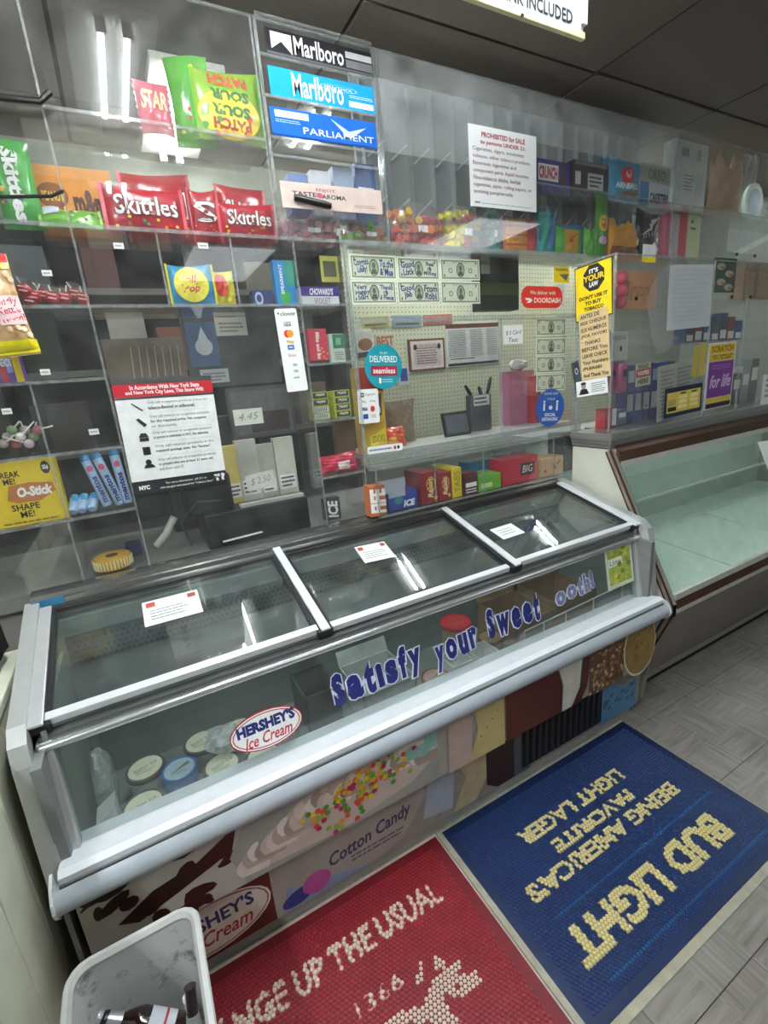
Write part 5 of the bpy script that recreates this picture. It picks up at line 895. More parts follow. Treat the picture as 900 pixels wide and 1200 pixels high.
roll('long blue mint roll, left of the three leaning rolls', (127, 594), (98, 535), .0135, 1.62, 1.66); roll('long blue mint roll, middle of the three leaning rolls', (142, 592), (111, 532), .0135, 1.605, 1.64); roll('long blue mint roll, right of the three leaning rolls', (151, 591), (132, 528), .0135, 1.605, 1.64)
for k, x in enumerate((86, 97, 109)): roll('short blue mint roll, %s of three on their ends' % ('left', 'middle', 'right')[k], (x, 604 - k), (x + 2, 582 - k), .013, 1.605, 1.66)
o = thing('tape_roll', 'yellow ridged tape roll at bottom of second column', 'tape roll', ony(132, 663, 1.66)); c = ony(132, 655, 1.66); c.z = 1.0065
mk('roll', glathe(c, (0, 0, 1), [(.052, 0), (.054, .003), (.054, .034), (.052, .037)], 24), M('c89a2f', .5), o, smooth=True); mk('core', glathe(c + V((0, 0, .0365)), (0, 0, 1), [(.018, 0), (.018, .002)], 16), M('4a3a22', .6), o)
for k in range(18): a = math.pi + k * math.pi / 17; q = c + V((.0545 * math.cos(a), .0545 * math.sin(a), .004)); mk('rib', gbox(q - V((.002, .002, 0)), q + V((.002, .002, .028))), M('e3d9a0', .5), o)
f = fb(1.72, 148, 167, 636, 656, 1.0055); p = carton('small_box', 'small navy box behind the yellow tape roll', 'box', f, .04, M('22305a', .5)); p.emit(p.obj)
# register cash drawer and printer on clerk counter
rg = thing('cash_drawer', 'black cash drawer with printer seen behind the law notice', 'cash drawer', (.35, 1.75, .986))
a, b = ony(210, 640, 1.68), ony(358, 610, 1.68); mk('drawer', gbox((.17, 1.66, .986), (.545, 1.88, 1.11)), M('1b1b1d', .4, 0, .1), rg, bevel=.006); mk('printer', gbox((.13, 1.69, 1.11), (.285, 1.86, 1.24)), M('202023', .4), rg, bevel=.01); mk('drawer_top', gbox((.30, 1.668, 1.1105), (.535, 1.70, 1.121)), M('b8b8b2', .5), rg)
mk('cable', gtube([(.12, 1.72, 1.0), (.10, 1.68, 1.10), (.16, 1.67, 1.16), (.24, 1.67, 1.15)], .004, 6), M('3a3a3c', .5), rg, smooth=True)
mk('receipt_strip', gobox(ony(262, 636, 1.64), V((.14, 0, .005)), V((0, .02, 0)), V((0, 0, .001))), PAPER, None, 'thin white paper strip lying before the cash drawer', 'paper strip')
for k, (l, r, t, b, c_, lb) in enumerate(((262, 280, 522, 572, 'd8c46a', 'yellow and orange card stack upright on the cash drawer'), (278, 303, 515, 570, 'c9c9bf', 'pale card block left on the cash drawer'), (302, 322, 520, 560, 'b5b5a9', 'grey card block in the middle on the cash drawer'), (323, 346, 512, 568, 'd0cfc2', 'cream card block right on the cash drawer'))):
    f = fb(1.76, l, r, t, b, 1.1105); p = carton('card_block', lb, 'card block', f, .03, M(c_, .6), 'card blocks on the cash drawer'); p.rect(.1, .1, .9, .35, WHITE); p.lines(.15, .12, .85, .33, 3, INK); p.emit(p.obj)
# point of sale terminal behind
f = fb(1.95, 218, 326, 370, 452, None); p = card('pos_terminal', 'grey flat terminal screen with water-drop card behind the acrylic', 'terminal', f, M('4d5052', .35, 0, .1), .03); p.rect(.03, .30, .34, .92, M('56709a', .4), 'drop_card'); p.ell(.19, .58, .09, .12, M('d5dde8', .4)); p.poly([(.12, .62), (.19, .86), (.26, .62)], M('d5dde8', .4)); p.rect(.10, .06, .40, .26, M('c3c6c8', .5)); p.lines(.13, .08, .37, .22, 3, M('7a7d80', .5)); p.rect(.34, .72, .68, .98, M('d8d8ce', .6), 'paper_note'); p.lines(.38, .76, .64, .92, 3, M('8f8f88', .6)); p.emit(p.obj); mk('neck', gbox((f.pt(.4, 0).x, 1.96, .99), (f.pt(.6, 0).x, 1.985, f.pt(0, 0).z + .02)), M('2c2e30', .5), p.obj)
f = fb(1.90, 268, 345, 452, 512, None); p = card('monitor', 'grey second screen lower behind the handwritten price note', 'monitor', f, M('5a5c5e', .3, 0, .15), .03); p.rect(.05, .08, .95, .92, M('77787a', .25, 0, .15)); p.rect(.3, .1, .9, .5, M('4f4648', .3)); p.emit(p.obj); mk('stand', gbox((f.pt(.4, 0).x, 1.91, .99), (f.pt(.6, 0).x, 1.93, f.pt(0, 0).z + .02)), M('2c2e30', .5), p.obj)
mk('white_cord_hook', gtube([ony(183, 640, 1.68), ony(195, 625, 1.68), ony(204, 606, 1.68)], .012, 8), M('c9c9c4', .5), None, 'white telephone handset standing left of the cash drawer', 'handset', smooth=True)
# slim jerky box in the window corner
f = fb(1.612, 421, 451, 430, 529, LEDZ); p = carton('jerky_box', 'yellow and red meat stick box standing in window corner', 'jerky box', f, .05, M('e2b41f', .45)); p.rect(0, .72, 1, 1, M('b8321f', .45)); p.poly([(.1, .36), (.14, .62), (.9, .70), (.86, .44)], M('5a1420', .45), 'logo_panel'); p.text('Slim', .2, .58, .55, .68, WHITE, rot=.1, bold=.03); p.text('Jim', .25, .42, .82, .58, WHITE, rot=.1, bold=.06, shear=.15); p.poly([(.3, .06), (.95, .14), (.95, .28), (.3, .20)], M('f0dc3a', .45)); p.text('STICKS', .4, .12, .9, .2, INK, rot=.08); p.emit(p.obj)
f = fb(1.66, 452, 476, 500, 524, LEDZ, lean=.2); p = bag('snack_bag', 'orange-red snack bag right of the jerky box', 'snack bag', f, WRAP('d8522a'), .03, None, None, 40, .007); p.rect(.1, .1, .5, .5, WRAP('e0a03a')); p.emit(p.obj)
f = fb(1.75, 448, 486, 468, 510, LEDZ); p = bag('snack_bag', 'brown patterned chips bag behind the window corner', 'snack bag', f, M('8f7a62', .4, 0, .3, 60), .04, None, None, 41, .006, 'v'); p.emit(p.obj)
# ---- tray boxes
ZB = 1.0105
def tb(label, l, r, t, b, y, c_, depth=.08, fn=None, name='candy_box'):
    f = fb(y, l, r, t, b, ZB); p = carton(name, label, 'candy box', f, depth, M(c_, .42, coat=.2), 'boxes in the candy tray'); fn and fn(p); p.emit(p.obj)
tb('brown gum box with white FIRE lettering, first in tray', 434, 452, 569, 603, 1.53, 'b8683a', .05, lambda p: p.text('FIFE', .5 - .42 * p.f.h / p.f.w, .22, .5 + .42 * p.f.h / p.f.w, .78, WHITE, rot=math.pi / 2, bold=.05, shear=.15))
o = thing('gum_display', 'open blue gum display box with white inside', 'display box', (.92, 1.56, ZB), 'boxes in the candy tray'); f = fb(1.545, 455, 490, 576, 598, ZB)
W_, H_, dp = f.w, f.h, .09
mk('tray', J(gobox(f.pt(0, 0), f.ex * W_, f.ey * H_ * .75, V((0, .003, 0))), gobox(f.pt(0, 0), V((.003, 0, 0)), V((0, dp, 0)), f.ey * H_), gobox(f.pt(1, 0), V((-.003, 0, 0)), V((0, dp, 0)), f.ey * H_), gobox(f.pt(0, 0), f.ex * W_, V((0, dp, 0)), f.ey * .003)), M('1f3f9a', .4), o); mk('back_flap', gobox(f.pt(0, 0) + V((0, dp, 0)), f.ex * W_, f.ey * H_ * 1.5, V((0, .003, 0))), M('dfe5ea', .5), o)
P = Print(f); P.text('ICE', .5, .12, .9, .5, WHITE, bold=.05, shear=.2); P.ell(.35, .55, .15, .2, M('2f8a7a', .4)); P.emit(o)
def mr(p): p.ell(.55, .6, .28, .25, M('d8a83a', .4), inner=.8); p.text('Raisin', .5 - .3 * p.f.h / p.f.w, .38, .5 + .3 * p.f.h / p.f.w, .58, M('f0d8a0', .4), rot=math.pi / 2, bold=.03, shear=.2); p.ell(.8, .15, .1, .07, M('e8c83a', .4))
tb('maroon and red candy box, left of a pair in tray', 494, 514, 553, 586, 1.54, '8a1a2a', .13, mr); tb('maroon and red candy box, right of a pair in tray', 514, 529, 553, 582, 1.54, '94202c', .13, mr)
tb('bright yellow candy box beside the maroon pair', 530, 541, 548, 580, 1.54, 'e6cf22', .15, lambda p: p.text('TABS', .5 - .35 * p.f.h / p.f.w, .4, .5 + .35 * p.f.h / p.f.w, .65, M('9a8a1f', .5), rot=math.pi / 2))
tb('small maroon and white box right of yellow box', 544, 560, 554, 575, 1.535, '5a2430', .06, lambda p: (p.rect(.1, .35, .9, .55, WHITE), p.lines(.1, .06, .9, .3, 2, WHITE)))
tb('green and white candy box right of small maroon box', 561, 587, 556, 571, 1.535, '6fb53a', .09, lambda p: p.rect(.1, .2, .6, .5, M('d8e8b0', .5)))
tb('red gum carton toward right of tray', 589, 630, 536, 562, 1.545, 'c0263c', .09, lambda p: (p.rect(.5, .25, .9, .75, M('3a2024', .5)), p.text('BIG', .55, .35, .85, .65, WHITE, shear=.2)))
tb('blue gum carton behind the red carton', 550, 590, 539, 558, 1.66, '2f86b0', .08, lambda p: p.rect(.1, .3, .5, .6, M('a8d0e0', .5)))
tb('tan snack carton at right end of tray', 634, 660, 536, 554, 1.54, 'c0986a', .09, lambda p: dots(p, 5, ('8a5a3a', '6a3a2a'), .15, .25, .85, .75, .06, 2))
blob('plastic_bag', 'white plastic bag lying behind the boxes in tray', 'bag', ony(595, 528, 1.72), .10, .04, .025, M('c5c8ca', .4, 0, .1), 8, .2)
f = fb(1.545, 661, 673, 508, 552, ZB); o = thing('speaker_box', 'black slotted box at the right end of tray', 'box', f.base()); mk('body', gobox(f.pt(0, 0), f.ex * f.w, f.ey * f.h, V((0, .1, 0))), M('17181a', .5), o, bevel=.003)
for k in range(8): mk('fin', gobox(f.pt(0.05, .08 + k * .11, .0), f.ex * f.w * .9, f.ey * f.h * .05, f.n * .003), M('2c2e31', .4), o)
# ================================================================== GOODS IN THE DELI GUARD
YG = 1.45
f = fb(YG, 722, 802, 318, 346, 1.7065); f.w = .29; p = carton('cup_sleeve', 'orange bag of cups with pink ends in the guard box', 'carton', f, .05, M('e0a070', .45), None); p.text('Signature', .25, .25, .8, .75, M('a8623a', .5), shear=.3); p.emit(p.obj)
for k in range(3): c = f.pt(.06, .2 + k * .3, .012); mk('pink_end', gsph(c, f.h * .16, 10), M('d8506a', .45), p.obj, smooth=True)
p = card('film_sleeve', 'white paper in a clear plastic sleeve taped to guard', 'sleeve', fq('y', GY - .0015, (786, 311), (838, 309), (830, 383), (780, 387)), M('c5c8c8', .6, 0, .05, 20), .0006); p.lines(.1, .1, .9, .95, 12, M('b8bbbb', .6), .25, .3, 4); p.emit(p.obj)
mk('plastic_film', (lambda q: gprism([ony(*t, GY - .0035) for t in q], (0, .0008, 0)))([(795, 297), (800, 305), (786, 312), (779, 388), (795, 395), (782, 412), (770, 416), (764, 396), (758, 350), (768, 325)]), FILM, None, 'crumpled clear plastic film hanging beside the white paper', 'plastic film')
f = fq('y', GY + .012, (838, 302), (864, 303), (860, 343), (835, 342)); p = card('green_packet', 'dark green pet food packet with cat photos in guard', 'packet', f, M('1f4a30', .45), .006); 
for u, v in ((.3, .75), (.7, .55), (.35, .3), (.7, .15)): p.ell(u, v, .2, .1, M('cfc8b8', .5)); p.ell(u + .08, v - .03, .1, .05, M('c0843f', .5))
p.emit(p.obj)
for k, (l, r) in enumerate(((872, 886), (888, 903))): f = fb(YG, l, r, 312, 343, 1.7415); p = carton('cake_box', ('brown windowed cake box left on the guard shelf', 'brown windowed cake box right on the guard shelf')[k], 'box', f, .06, M('9a7a64', .5), 'cake boxes'); p.rect(.1, .15, .9, .85, M('b08a6a', .4, 0, .3, 60)); p.emit(p.obj)
f = fb(YG, 716, 737, 374, 396, 1.55); f.o.z = 1.5; p = carton('white_box', 'small white box with dark spot inside the guard corner', 'box', f, .05, M('d8d8d4', .5)); p.ell(.6, .4, .06, .1, INK); p.rect(.1, .7, .9, .85, M('b8b8b4', .5)); p.emit(p.obj); mk('box_bracket', gbox((f.pt(0, 0).x, YG, 1.4935), (f.pt(1, 0).x, YG + .05, 1.4995)), ACRS, gd)
rr = random.Random(21)
def packs(label, cat, x0px, x1px, n, t, b, z, cols, y, name, grp, words):
    for k in range(n):
        l = x0px + (x1px - x0px) * k / n; r = x0px + (x1px - x0px) * (k + .9) / n; f = fb(y, l, r, t, b, z); p = carton(name, label % words[k], cat, f, .06, M(cols[k % len(cols)], .45), grp); p.rect(.1, .55, .9, .85, WHITE if k % 2 else M('d8c84a', .5)); p.emit(p.obj)
packs('blue cigarette pack on guard shelf, %s from the corner', 'pack', 741, 838, 7, 398, 420, 1.366, ('2a3f8a', '3a54a8', '22347a'), YG + .03, 'cigarette_pack', 'blue packs on the lower guard row', ('first', 'second', 'third', 'fourth', 'fifth', 'sixth', 'seventh')) if False else None
W7 = ('first', 'second', 'third', 'fourth', 'fifth', 'sixth', 'seventh')
for k in range(6):
    x = 2.115 + k * .062; f = Fr(V((x, YG + .02, GZ0 + .0005)), (1, 0, 0), (0, 0, 1), .056, .27); p = carton('cigarette_carton', 'tall blue cigarette carton standing behind the display cards, %s from the corner' % W7[k], 'carton', f, .06, M(('2a3f8a', '3a54a8', '22347a')[k % 3], .45), 'blue cartons in the guard'); p.rect(.1, .70, .9, .9, M(('c9cfe0', '8aa0d0')[k % 2], .5)); p.rect(.1, .2, .9, .5, M('d5d8e0', .5)); p.emit(p.obj)
for k in range(7):
    x = 2.52 + k * .075; f = Fr(V((x, YG, 1.5515)), (1, 0, 0), (0, 0, 1), .068, (.10, .14, .12)[k % 3]); p = carton('cigarette_pack', 'blue or dark pack on the middle guard shelf, %s from the left' % W7[k], 'pack', f, .06, M(('3a4a78', '8a3a44', '2f4fa0', '5a5f68')[k % 4], .45), 'packs on the middle guard shelf'); p.rect(.1, .1, .9, .4, WHITE); p.emit(p.obj)
for k in range(5):
    x = 2.83 + k * .09; f = Fr(V((x, YG, GZ0 + .0005)), (1, 0, 0), (0, 0, 1), .08, (.2, .24, .17)[k % 3]); p = carton('goods_box', 'grey or green goods box right of the post inside guard, %s from it' % W7[k], 'box', f, .07, M(('6a7078', '9aa06a', '4a4f58', 'b0b2ae')[k % 4], .5), 'goods right of the guard post'); p.rect(.1, .5, .9, .8, WHITE); p.emit(p.obj)
for k, (l, r, c_) in enumerate(((716, 724, 'b85a8a'), (726, 736, 'c06a92'))):
    f = fb(YG, l, r, 424, 456, 1.3665); o = thing('pink_can', ('pink can with dark oval, left of the pair in the guard corner', 'plain pink can, right of the pair in guard corner')[k], 'can', f.base(), 'pink cans'); c = f.pt(.5, 0, -.03) + V((.008 + .004 * k, 0, 0)); r_ = max(.018, f.w / 2); mk('can', glathe((c.x, c.y, 1.3665), (0, 0, 1), [(r_ * .9, 0), (r_, .005), (r_, f.h - .008), (r_ * .85, f.h)], 18), M(c_, .35, .2), o, smooth=True); mk('label', gsph((c.x, c.y - r_ * .95, 1.3665 + f.h * .6), r_ * .5, 8, (1, .15, 1.4)), M('3a3a6a', .4), o, smooth=True)
f = fb(YG - .02, 709, 722, 478, 508, GZ0 + .0005); p = carton('cigarette_pack', 'red and white cigarette pack low in the guard corner', 'pack', f, .05, M('b0242f', .45)); p.rect(.6, .1, .98, .95, WHITE); p.emit(p.obj)
f = fb(YG, 724, 734, 480, 506, GZ0 + .0005); p = carton('cigarette_pack', 'grey-blue cigarette pack beside the red one', 'pack', f, .05, M('6a7890', .45)); p.rect(.1, .5, .9, .8, WHITE); p.emit(p.obj)
p = card('warning_card', 'red and black warning card inside the guard', 'card', fq('y', GY + .009, (745, 427), (763, 424), (762, 450), (745, 454)), M('d8cdb8', .5), .0008); p.rect(.02, .4, .98, .75, M('c83a2a', .5)); p.text('VAPES', .1, .47, .9, .68, WHITE, bold=.05); p.text('SOLD', .15, .78, .85, .95, INK, bold=.03); p.text('HERE', .15, .1, .85, .32, INK, bold=.03); p.emit(p.obj)
p = card('newspaper_sheet', 'grey newspaper sheet hanging inside the guard', 'newspaper', fq('y', GY + .010, (768, 431), (812, 421), (812, 482), (772, 494)), M('b8b8b0', .7), .0008); p.lines(.08, .05, .45, .92, 12, M('8a8a84', .7), .4); p.lines(.52, .05, .95, .92, 12, M('8a8a84', .7), .4, seed=3); p.emit(p.obj)
p = card('lottery_card', 'dark blue framed card with yellow lottery table on guard', 'card', fq('y', GY - .0015, (781, 456), (825, 448), (820, 481), (777, 491)), M('222c4a', .45), .001); p.rect(.05, .14, .95, .84, M('dcc25a', .5)); 
for u in (.36, .66):
    for v in (.25, .42, .58): p.rect(u, v, u + .22, v + .12, M('efe0a0', .5)); 
    p.rect(u + .03, .74, u + .18, .79, INK)
p.rect(.08, .2, .3, .34, INK); p.rect(.08, .4, .28, .6, M('b8a060', .5)); p.emit(p.obj)
p = card('purple_poster', 'purple scratch-ticket poster with yellow ends on the guard', 'poster', fq('y', GY - .0015, (831, 402), (862, 400), (857, 474), (824, 482)), M('d8d6cc', .5), .001); p.rect(.06, .84, .96, .97, M('e0c03a', .5)); p.rect(.06, .73, .96, .83, M('dcb83a', .5)); p.text('SCRATCH', .12, .86, .9, .95, M('8a5a1f', .5), bold=.03); p.text('TO WIN UP\nTO $1,000', .14, .745, .9, .82, INK, bold=.02); p.rect(.06, .18, .96, .72, M('7a3f92', .45)); p.text('for life', .14, .32, .9, .52, M('ddc8e6', .5), shear=.3, bold=.02); p.lines(.15, .6, .85, .68, 2, M('a878b8', .5)); p.rect(.06, .10, .96, .17, M('e0c03a', .5)); p.rect(.06, .02, .96, .09, M('2a2430', .5)); p.emit(p.obj)
for k, (l, r, t, b) in enumerate(((812, 818, 405, 442), (820, 828, 402, 440))): p = card('yellow_strip', ('narrow yellow strip card left of the pair in guard', 'wider yellow strip card right of the pair in guard')[k], 'card', fb(GY + .008, l, r, t, b), M('e6cb2a', .5), .0008, 'yellow strip cards'); p.emit(p.obj)
p = card('price_tag', 'white and yellow tag high on the guard front', 'price tag', fq('y', GY - .0015, (753, 286), (769, 287), (768, 308), (753, 307)), M('d5d6d2', .6), .0005); p.rect(0, 0, 1, .3, YEL); p.emit(p.obj)
p = card('paper_sheet', 'white paper sheet at far right edge on the guard', 'notice', fq('y', GY - .0015, (894, 440), (925, 436), (925, 468), (892, 474)), PAPER, .0005); p.lines(.1, .2, .9, .9, 4, M('9a9a98', .6)); p.emit(p.obj)
dg = (V((0, .270, .53))).normalized(); 
def ondeli(px_, py_):
    n = V((0, -dg.z, dg.y)); r_ = ray(px_, py_); o = V((0, 1.013, .555)) + n * .0015; return CAM + r_ * ((o - CAM).dot(n) / r_.dot(n))
q = [ondeli(*t) for t in ((888, 518), (930, 512), (930, 560), (900, 550))]
mk('deli_notice', gprism(q, V((0, -.0005, .0005))), PAPER, None, 'white paper notice at far right on the slanted deli glass', 'notice')
blob('black_bag', 'crumpled black plastic bag at the left end above the partition', 'bag', (-.43, 1.40, .955), .055, .085, .075, M('111113', .25, 0, .1), 6, .16, z0=.886)
# ================================================================== FLOOR MATS
def inside_text(txt, u0, v0, u1, v1, rot180, pts, W, H, bold=.03):
    vs, fs, _ = tgeo(txt, bold); a = np.array([(u0 + x * (u1 - u0), v0 + y * (v1 - v0)) for x, y in vs])
    if rot180: a = 1 - a
    hit = np.zeros(len(pts), bool)
    for f in fs:
        for k in range(1, len(f) - 1):
            A, B, C = a[f[0]], a[f[k]], a[f[k + 1]]
            d = (B[0] - A[0]) * (C[1] - A[1]) - (C[0] - A[0]) * (B[1] - A[1])
            if abs(d) < 1e-12: continue
            l1 = ((B[0] - pts[:, 0]) * (C[1] - pts[:, 1]) - (C[0] - pts[:, 0]) * (B[1] - pts[:, 1])) / d
            l2 = ((C[0] - pts[:, 0]) * (A[1] - pts[:, 1]) - (A[0] - pts[:, 0]) * (C[1] - pts[:, 1])) / d
            hit |= (l1 >= -.001) & (l2 >= -.001) & (l1 + l2 <= 1.001)
    return hit
def mat_(label, x0, y0, x1, y1, base, nub, cols, texts, edge_, extra=None, ground=None):
    W, H = x1 - x0, y1 - y0; o = thing('floor_mat', label, 'floor mat', ((x0 + x1) / 2, (y0 + y1) / 2, 0), 'beer promotion floor mats')
    mk('backing', gbox((x0 - .018, y0 - .022, .0005), (x1 + .006, y1 + .012, .004)), edge_, o, bevel=.001)
    mk('rubber_top', gbox((x0, y0, .004), (x1, y1, .008)), base, o, bevel=.0015)
    m_ = .03; p = .0116; pts = []
    j = 0; y = y0 + m_
    while y < y1 - m_:
        x = x0 + m_ + (p / 2 if j % 2 else 0)
        while x < x1 - m_: pts.append(((x - x0) / W, (y - y0) / H)); x += p
        y += p * .866; j += 1
    P = np.array(pts); colr = np.zeros(len(P), int)
    for t in texts:
        h = inside_text(t[0], *t[1], t[2], P, W, H, t[4] if len(t) > 4 else .035); colr[h] = t[3]
    if extra is not None: colr = extra(P, colr)
    for t in texts:
        vs_, fs_, _ = tgeo(t[0], t[4] if len(t) > 4 else .035); (u0, v0, u1, v1) = t[1]; q = []
        for a_, b_ in vs_:
            u, v = u0 + a_ * (u1 - u0), v0 + b_ * (v1 - v0)
            if t[2]: u, v = 1 - u, 1 - v
            q.append(V((x0 + u * W, y0 + v * H, .0083)))
        mk('lettering', (q, fs_), ground, o)
    # letter ground
    for ci, mt in enumerate([nub] + cols):
        sel = P[colr == ci]
        if not len(sel): continue
        n = 6; vs = []; fs = []
        r0, r1, h = (.0050, .0030, .0026) if ci == 0 else (.0054, .0040, .0028)
        for u, v in sel:
            cx, cy = x0 + u * W, y0 + v * H; b = len(vs)
            vs += [V((cx + r0 * math.cos(t * 1.0472), cy + r0 * math.sin(t * 1.0472), .0079)) for t in range(n)] + [V((cx + r1 * math.cos(t * 1.0472), cy + r1 * math.sin(t * 1.0472), .0079 + h)) for t in range(n)]
            fs += [(b + i, b + (i + 1) % n, b + n + (i + 1) % n, b + n + i) for i in range(n)] + [tuple(range(b + n, b + 2 * n))]
        tags(mk('rubber_nubs' if ci == 0 else 'lettering_nubs', (vs, fs), mt, o), kind='stuff')
    return o
GOLD = M('d9c98c', .5, 0, .12, 200); CYAN = M('1c4f80', .5)
def bl_extra(P, c):
    for v0 in (.36, .09): c[(abs(P[:, 1] - (v0)) < .0075) & (P[:, 0] > .12) & (P[:, 0] < .93) & (c == 0)] = 2 
    return c
BX0, BY0, BX1, BY1 = .665, .455, 1.615, 1.062
mat_('navy blue rubber beer mat with gold dotted lettering', BX0, BY0, BX1, BY1, M('0e2146', .45, 0, .1), M('18305f', .4, 0, .12, 40), [GOLD, CYAN],
     [('BUD LIGHT', (.17, .69, .905, .85), True, 1, .05), ("BEING AMERICA'S", (.156, .462, .90, .55), True, 1, .045), ('FAVORITE', (.312, .358, .714, .438), True, 1, .045), ('LIGHT LAGER', (.262, .228, .792, .316), True, 1, .045)], M('a9a592', .5, 0, .15), bl_extra, M('a89c6c', .5))
def rd_extra(P, c):
    r2 = random.Random(4); shapes = []
    for k in range(26): shapes.append((.775 + r2.gauss(0, .045), .43 + r2.gauss(0, .06), r2.uniform(.008, .022)))
    for k in range(12): shapes.append((.47 + r2.gauss(0, .03), .46 + r2.gauss(0, .03), r2.uniform(.007, .016)))
    for k in range(24): t = k / 23; shapes.append((.50 + .25 * t, .36 + .07 * math.sin(t * 3.14), .014))
    for cx, cy, r in shapes: c[((P[:, 0] - cx) ** 2 + ((P[:, 1] - cy) * .64) ** 2) < r * r] = 1
    return c
RX0, RX1 = -.315, .638
mat_('red rubber beer mat with cream dotted slogan', RX0, BY0, RX1, BY1, M('6a121c', .45, 0, .15), M('8f1d28', .4, 0, .12, 40), [M('d8ccb8', .5, 0, .12, 200)],
     [('CHANGE UP THE USUAL', (.11, .705, .905, .815), False, 1, .03), ('1366', (.55, .515, .685, .575), False, 1, .0)], M('c9b9a8', .5, 0, .1), rd_extra, M('b8988c', .5))
# ================================================================== WASTE BIN
bn = thing('waste_bin', 'scuffed white plastic waste bin in front of freezer', 'bin', (-.18, .77, 0))
BW = M('c2c3c0', .45, 0, .10, 12)
def scuff():
    m = M('c4c5c3', .5, 0, .05, 7, .1).copy(); nt = m.node_tree; b = nt.nodes['Principled BSDF']; n = nt.nodes.new('ShaderNodeTexNoise'); n.inputs['Scale'].default_value = 16; n.inputs['Detail'].default_value = 9; n.inputs['Roughness'].default_value = .7
    tc = nt.nodes.new('ShaderNodeTexCoord'); nt.links.new(tc.outputs['Object'], n.inputs['Vector'])
    r = nt.nodes.new('ShaderNodeValToRGB'); r.color_ramp.elements[0].position = .33; r.color_ramp.elements[0].color = lin('4a4742'); r.color_ramp.elements[1].position = .46; r.color_ramp.elements[1].color = lin('c8c9c7'); nt.links.new(n.outputs['Fac'], r.inputs[0]); nt.links.new(r.outputs[0], b.inputs['Base Color']); return m
BS = scuff()
HB = .44; bx0, bx1, by0, by1 = -.312, -.078, .60, .912; tp = .035
def ring(ins, z, off=0, n=5, rad=.035):
    a0, a1, c0, c1 = bx0 + ins + off, bx1 - ins - off, by0 + ins + off, by1 - ins - off; r = max(.004, rad - off); pts = []
    for cx, cy, q in ((a1 - r, c1 - r, 0), (a0 + r, c1 - r, 1), (a0 + r, c0 + r, 2), (a1 - r, c0 + r, 3)):
        for i in range(n): t = (q + i / (n - 1)) * math.pi / 2; pts.append(V((cx + r * math.cos(t), cy + r * math.sin(t), z)))
    return pts
def loft(rings, closed_bottom=True):
    n = len(rings[0]); vs = [p for r in rings for p in r]; fs = []
    for k in range(len(rings) - 1): fs += [(k * n + i, k * n + (i + 1) % n, (k + 1) * n + (i + 1) % n, (k + 1) * n + i) for i in range(n)]
    fs += [tuple(range(n))[::-1], tuple(range((len(rings) - 1) * n, len(rings) * n))]
    return vs, fs
mk('body', loft([ring(tp, .0), ring(0.004, HB - .01), ring(.004, HB - .01, .003), ring(tp, .006, .003)]), BS, bn, smooth=True)
mk('rim', loft([ring(.004, HB - .022, -.006), ring(.0, HB - .004, -.008), ring(.0, HB, -.005), ring(.002, HB + .001, .002), ring(.004, HB - .008, .006), ring(.004, HB - .016, .004)])[0:2] and (lambda r: (r[0], r[1][:-2]))(loft([ring(.004, HB - .022, -.006), ring(.0, HB - .004, -.008), ring(.0, HB, -.005), ring(.002, HB + .001, .002), ring(.004, HB - .008, .006), ring(.004, HB - .016, .004)])), BW, bn, smooth=True)
BRN = M('24110d', .12, 0, .1, coat=.6)
def bottle(label, base, axis, L=.23, r=.031, cap=True):
    o = thing('beer_bottle', label, 'bottle', base, 'empty bottles in the bin'); ax = V(axis).normalized(); B = V(base)
    mk('glass', glathe(B, ax, [(r * .9, 0), (r, .006), (r, L * .52), (r * .86, L * .60), (r * .52, L * .72), (r * .43, L * .8), (r * .40, L * .97), (r * .44, L)], 18), BRN, o, smooth=True)
    k_ = .74 if cap else .64
    mk('neck_foil', glathe(B + ax * L * k_, ax, [(r * (.52 if cap else .80), 0), (r * .47 if cap else r * .56, L * .07), (r * .43 if cap else r * .46, L * .16)], 18), M('b9bcc0', .3, .7, .1), o, smooth=True)
    if cap: mk('neck_band', glathe(B + ax * L * .90, ax, [(r * .445, 0), (r * .445, L * .04)], 18), M('17171a', .4), o, smooth=True)
    if cap: mk('cap', glathe(B + ax * L * .965, ax, [(r * .47, 0), (r * .5, .002), (r * .5, .009), (r * .40, .012)], 18), M('c5c8cc', .3, .8), o, smooth=True)
    mk('label', glathe(B + ax * L * .14, ax, [(r * 1.006, 0), (r * 1.006, L * .30)], 18), M('c9ced6', .5, 0, .1), o, smooth=True); mk('label_stripe', glathe(B + ax * L * .24, ax, [(r * 1.012, 0), (r * 1.012, L * .03)], 18), M('a8283a', .5), o, smooth=True)
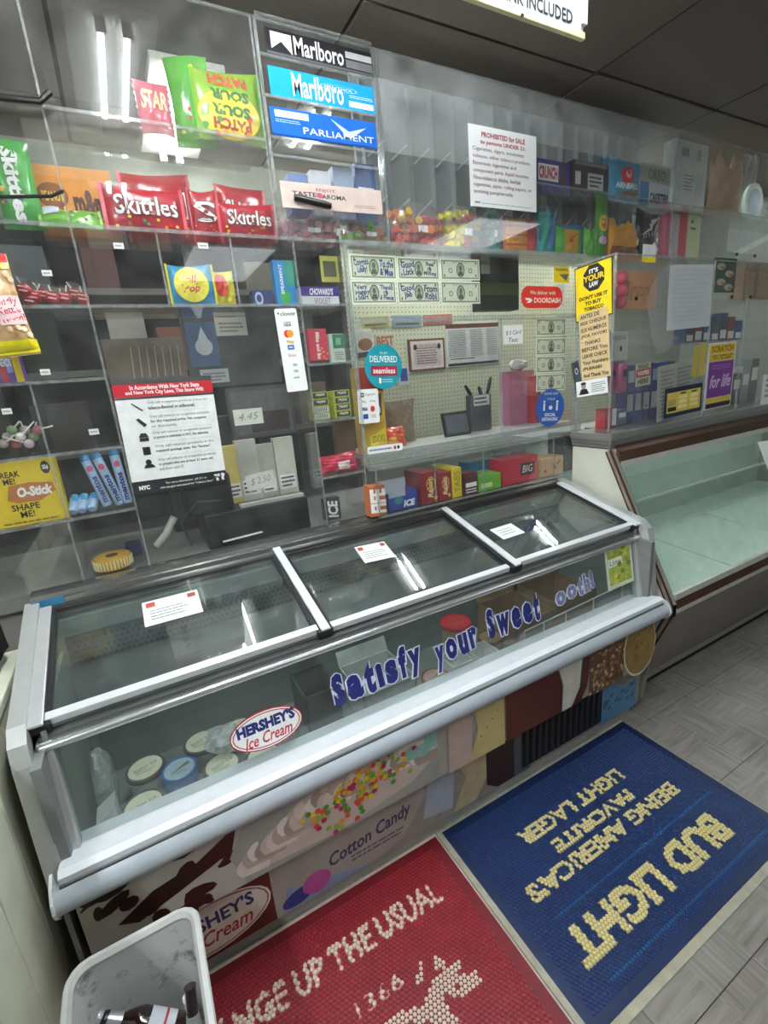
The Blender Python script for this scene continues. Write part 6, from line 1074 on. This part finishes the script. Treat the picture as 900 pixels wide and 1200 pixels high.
def zz(px_, py_, z): return onz(px_, py_, z)
a, b = V((-.142, .80, .275)), V((-.277, .862, .350)); bottle('brown bottle lying on its side with silver cap, in the bin', a, b - a, (b - a).length, .029)
a, b = V((-.136, .70, .17)), V((-.110, .795, .385)); bottle('brown bottle standing in right corner of the bin', a, b - a, (b - a).length, .026, False)
bottle('brown bottle lying flat on the bottom along the left side of bin', V((-.235, .665, .042)), (0, 1, .03), .20, .03)
bottle('brown bottle lying flat on the bottom along the right side of bin', V((-.158, .865, .042)), (0, -1, .03), .20, .03)
blob('trash_liner_wad', 'crumpled white paper beside the standing bottle in bin', 'paper wad', V((-.118, .805, .335)), .012, .012, .022, M('dcdcda', .6), 2, .2)
# ================================================================== HANGING SIGN, TOP
hs = thing('hanging_sign', 'cream-framed overhead sign with black capital lettering', 'sign', (.8, 1.03, 2.25))
a = ony(683, 48, 1.0); HX = a.x; HZ = a.z
mk('panel', gbox((-.1, 1.0, HZ + .004), (HX, 1.006, HZ + .17)), M('d8d6c2', .5), hs)
mk('bottom_rail', gbox((-.1, .994, HZ), (HX + .002, 1.006, HZ + .015)), M('e6e2b4', .4), hs, bevel=.002); mk('side_rail', gbox((HX - .012, .992, HZ + .03), (HX + .006, 1.014, HZ + .17)), M('e8e8e2', .4), hs); mk('face', gbox((-.09, .996, HZ + .015), (HX - .012, .9998, HZ + .165)), M('dfe3e4', .4), hs); mk('top_rail', gbox((-.1, .994, HZ + .165), (HX + .012, 1.016, HZ + .19)), M('e8e8e2', .4), hs)
for x in (.0, .5, 1.1): mk('hanger', gbox((x, 1.002, HZ + .19), (x + .012, 1.010, ZC)), M('8d8d88', .4, .5), hs)
P = Print(Fr(V((-.09, .9955, HZ + .015)), (1, 0, 0), (0, 0, 1), HX + .078, .14), .0006); P.text('DRINK INCLUDED', .775, .04, .975, .24, M('2f3034', .5), bold=.03); P.emit(hs)
mk('screw', gcyl(ony(612, 18, .994), ony(612, 18, .991), .004, n=8), M('3a3a30', .4), hs)
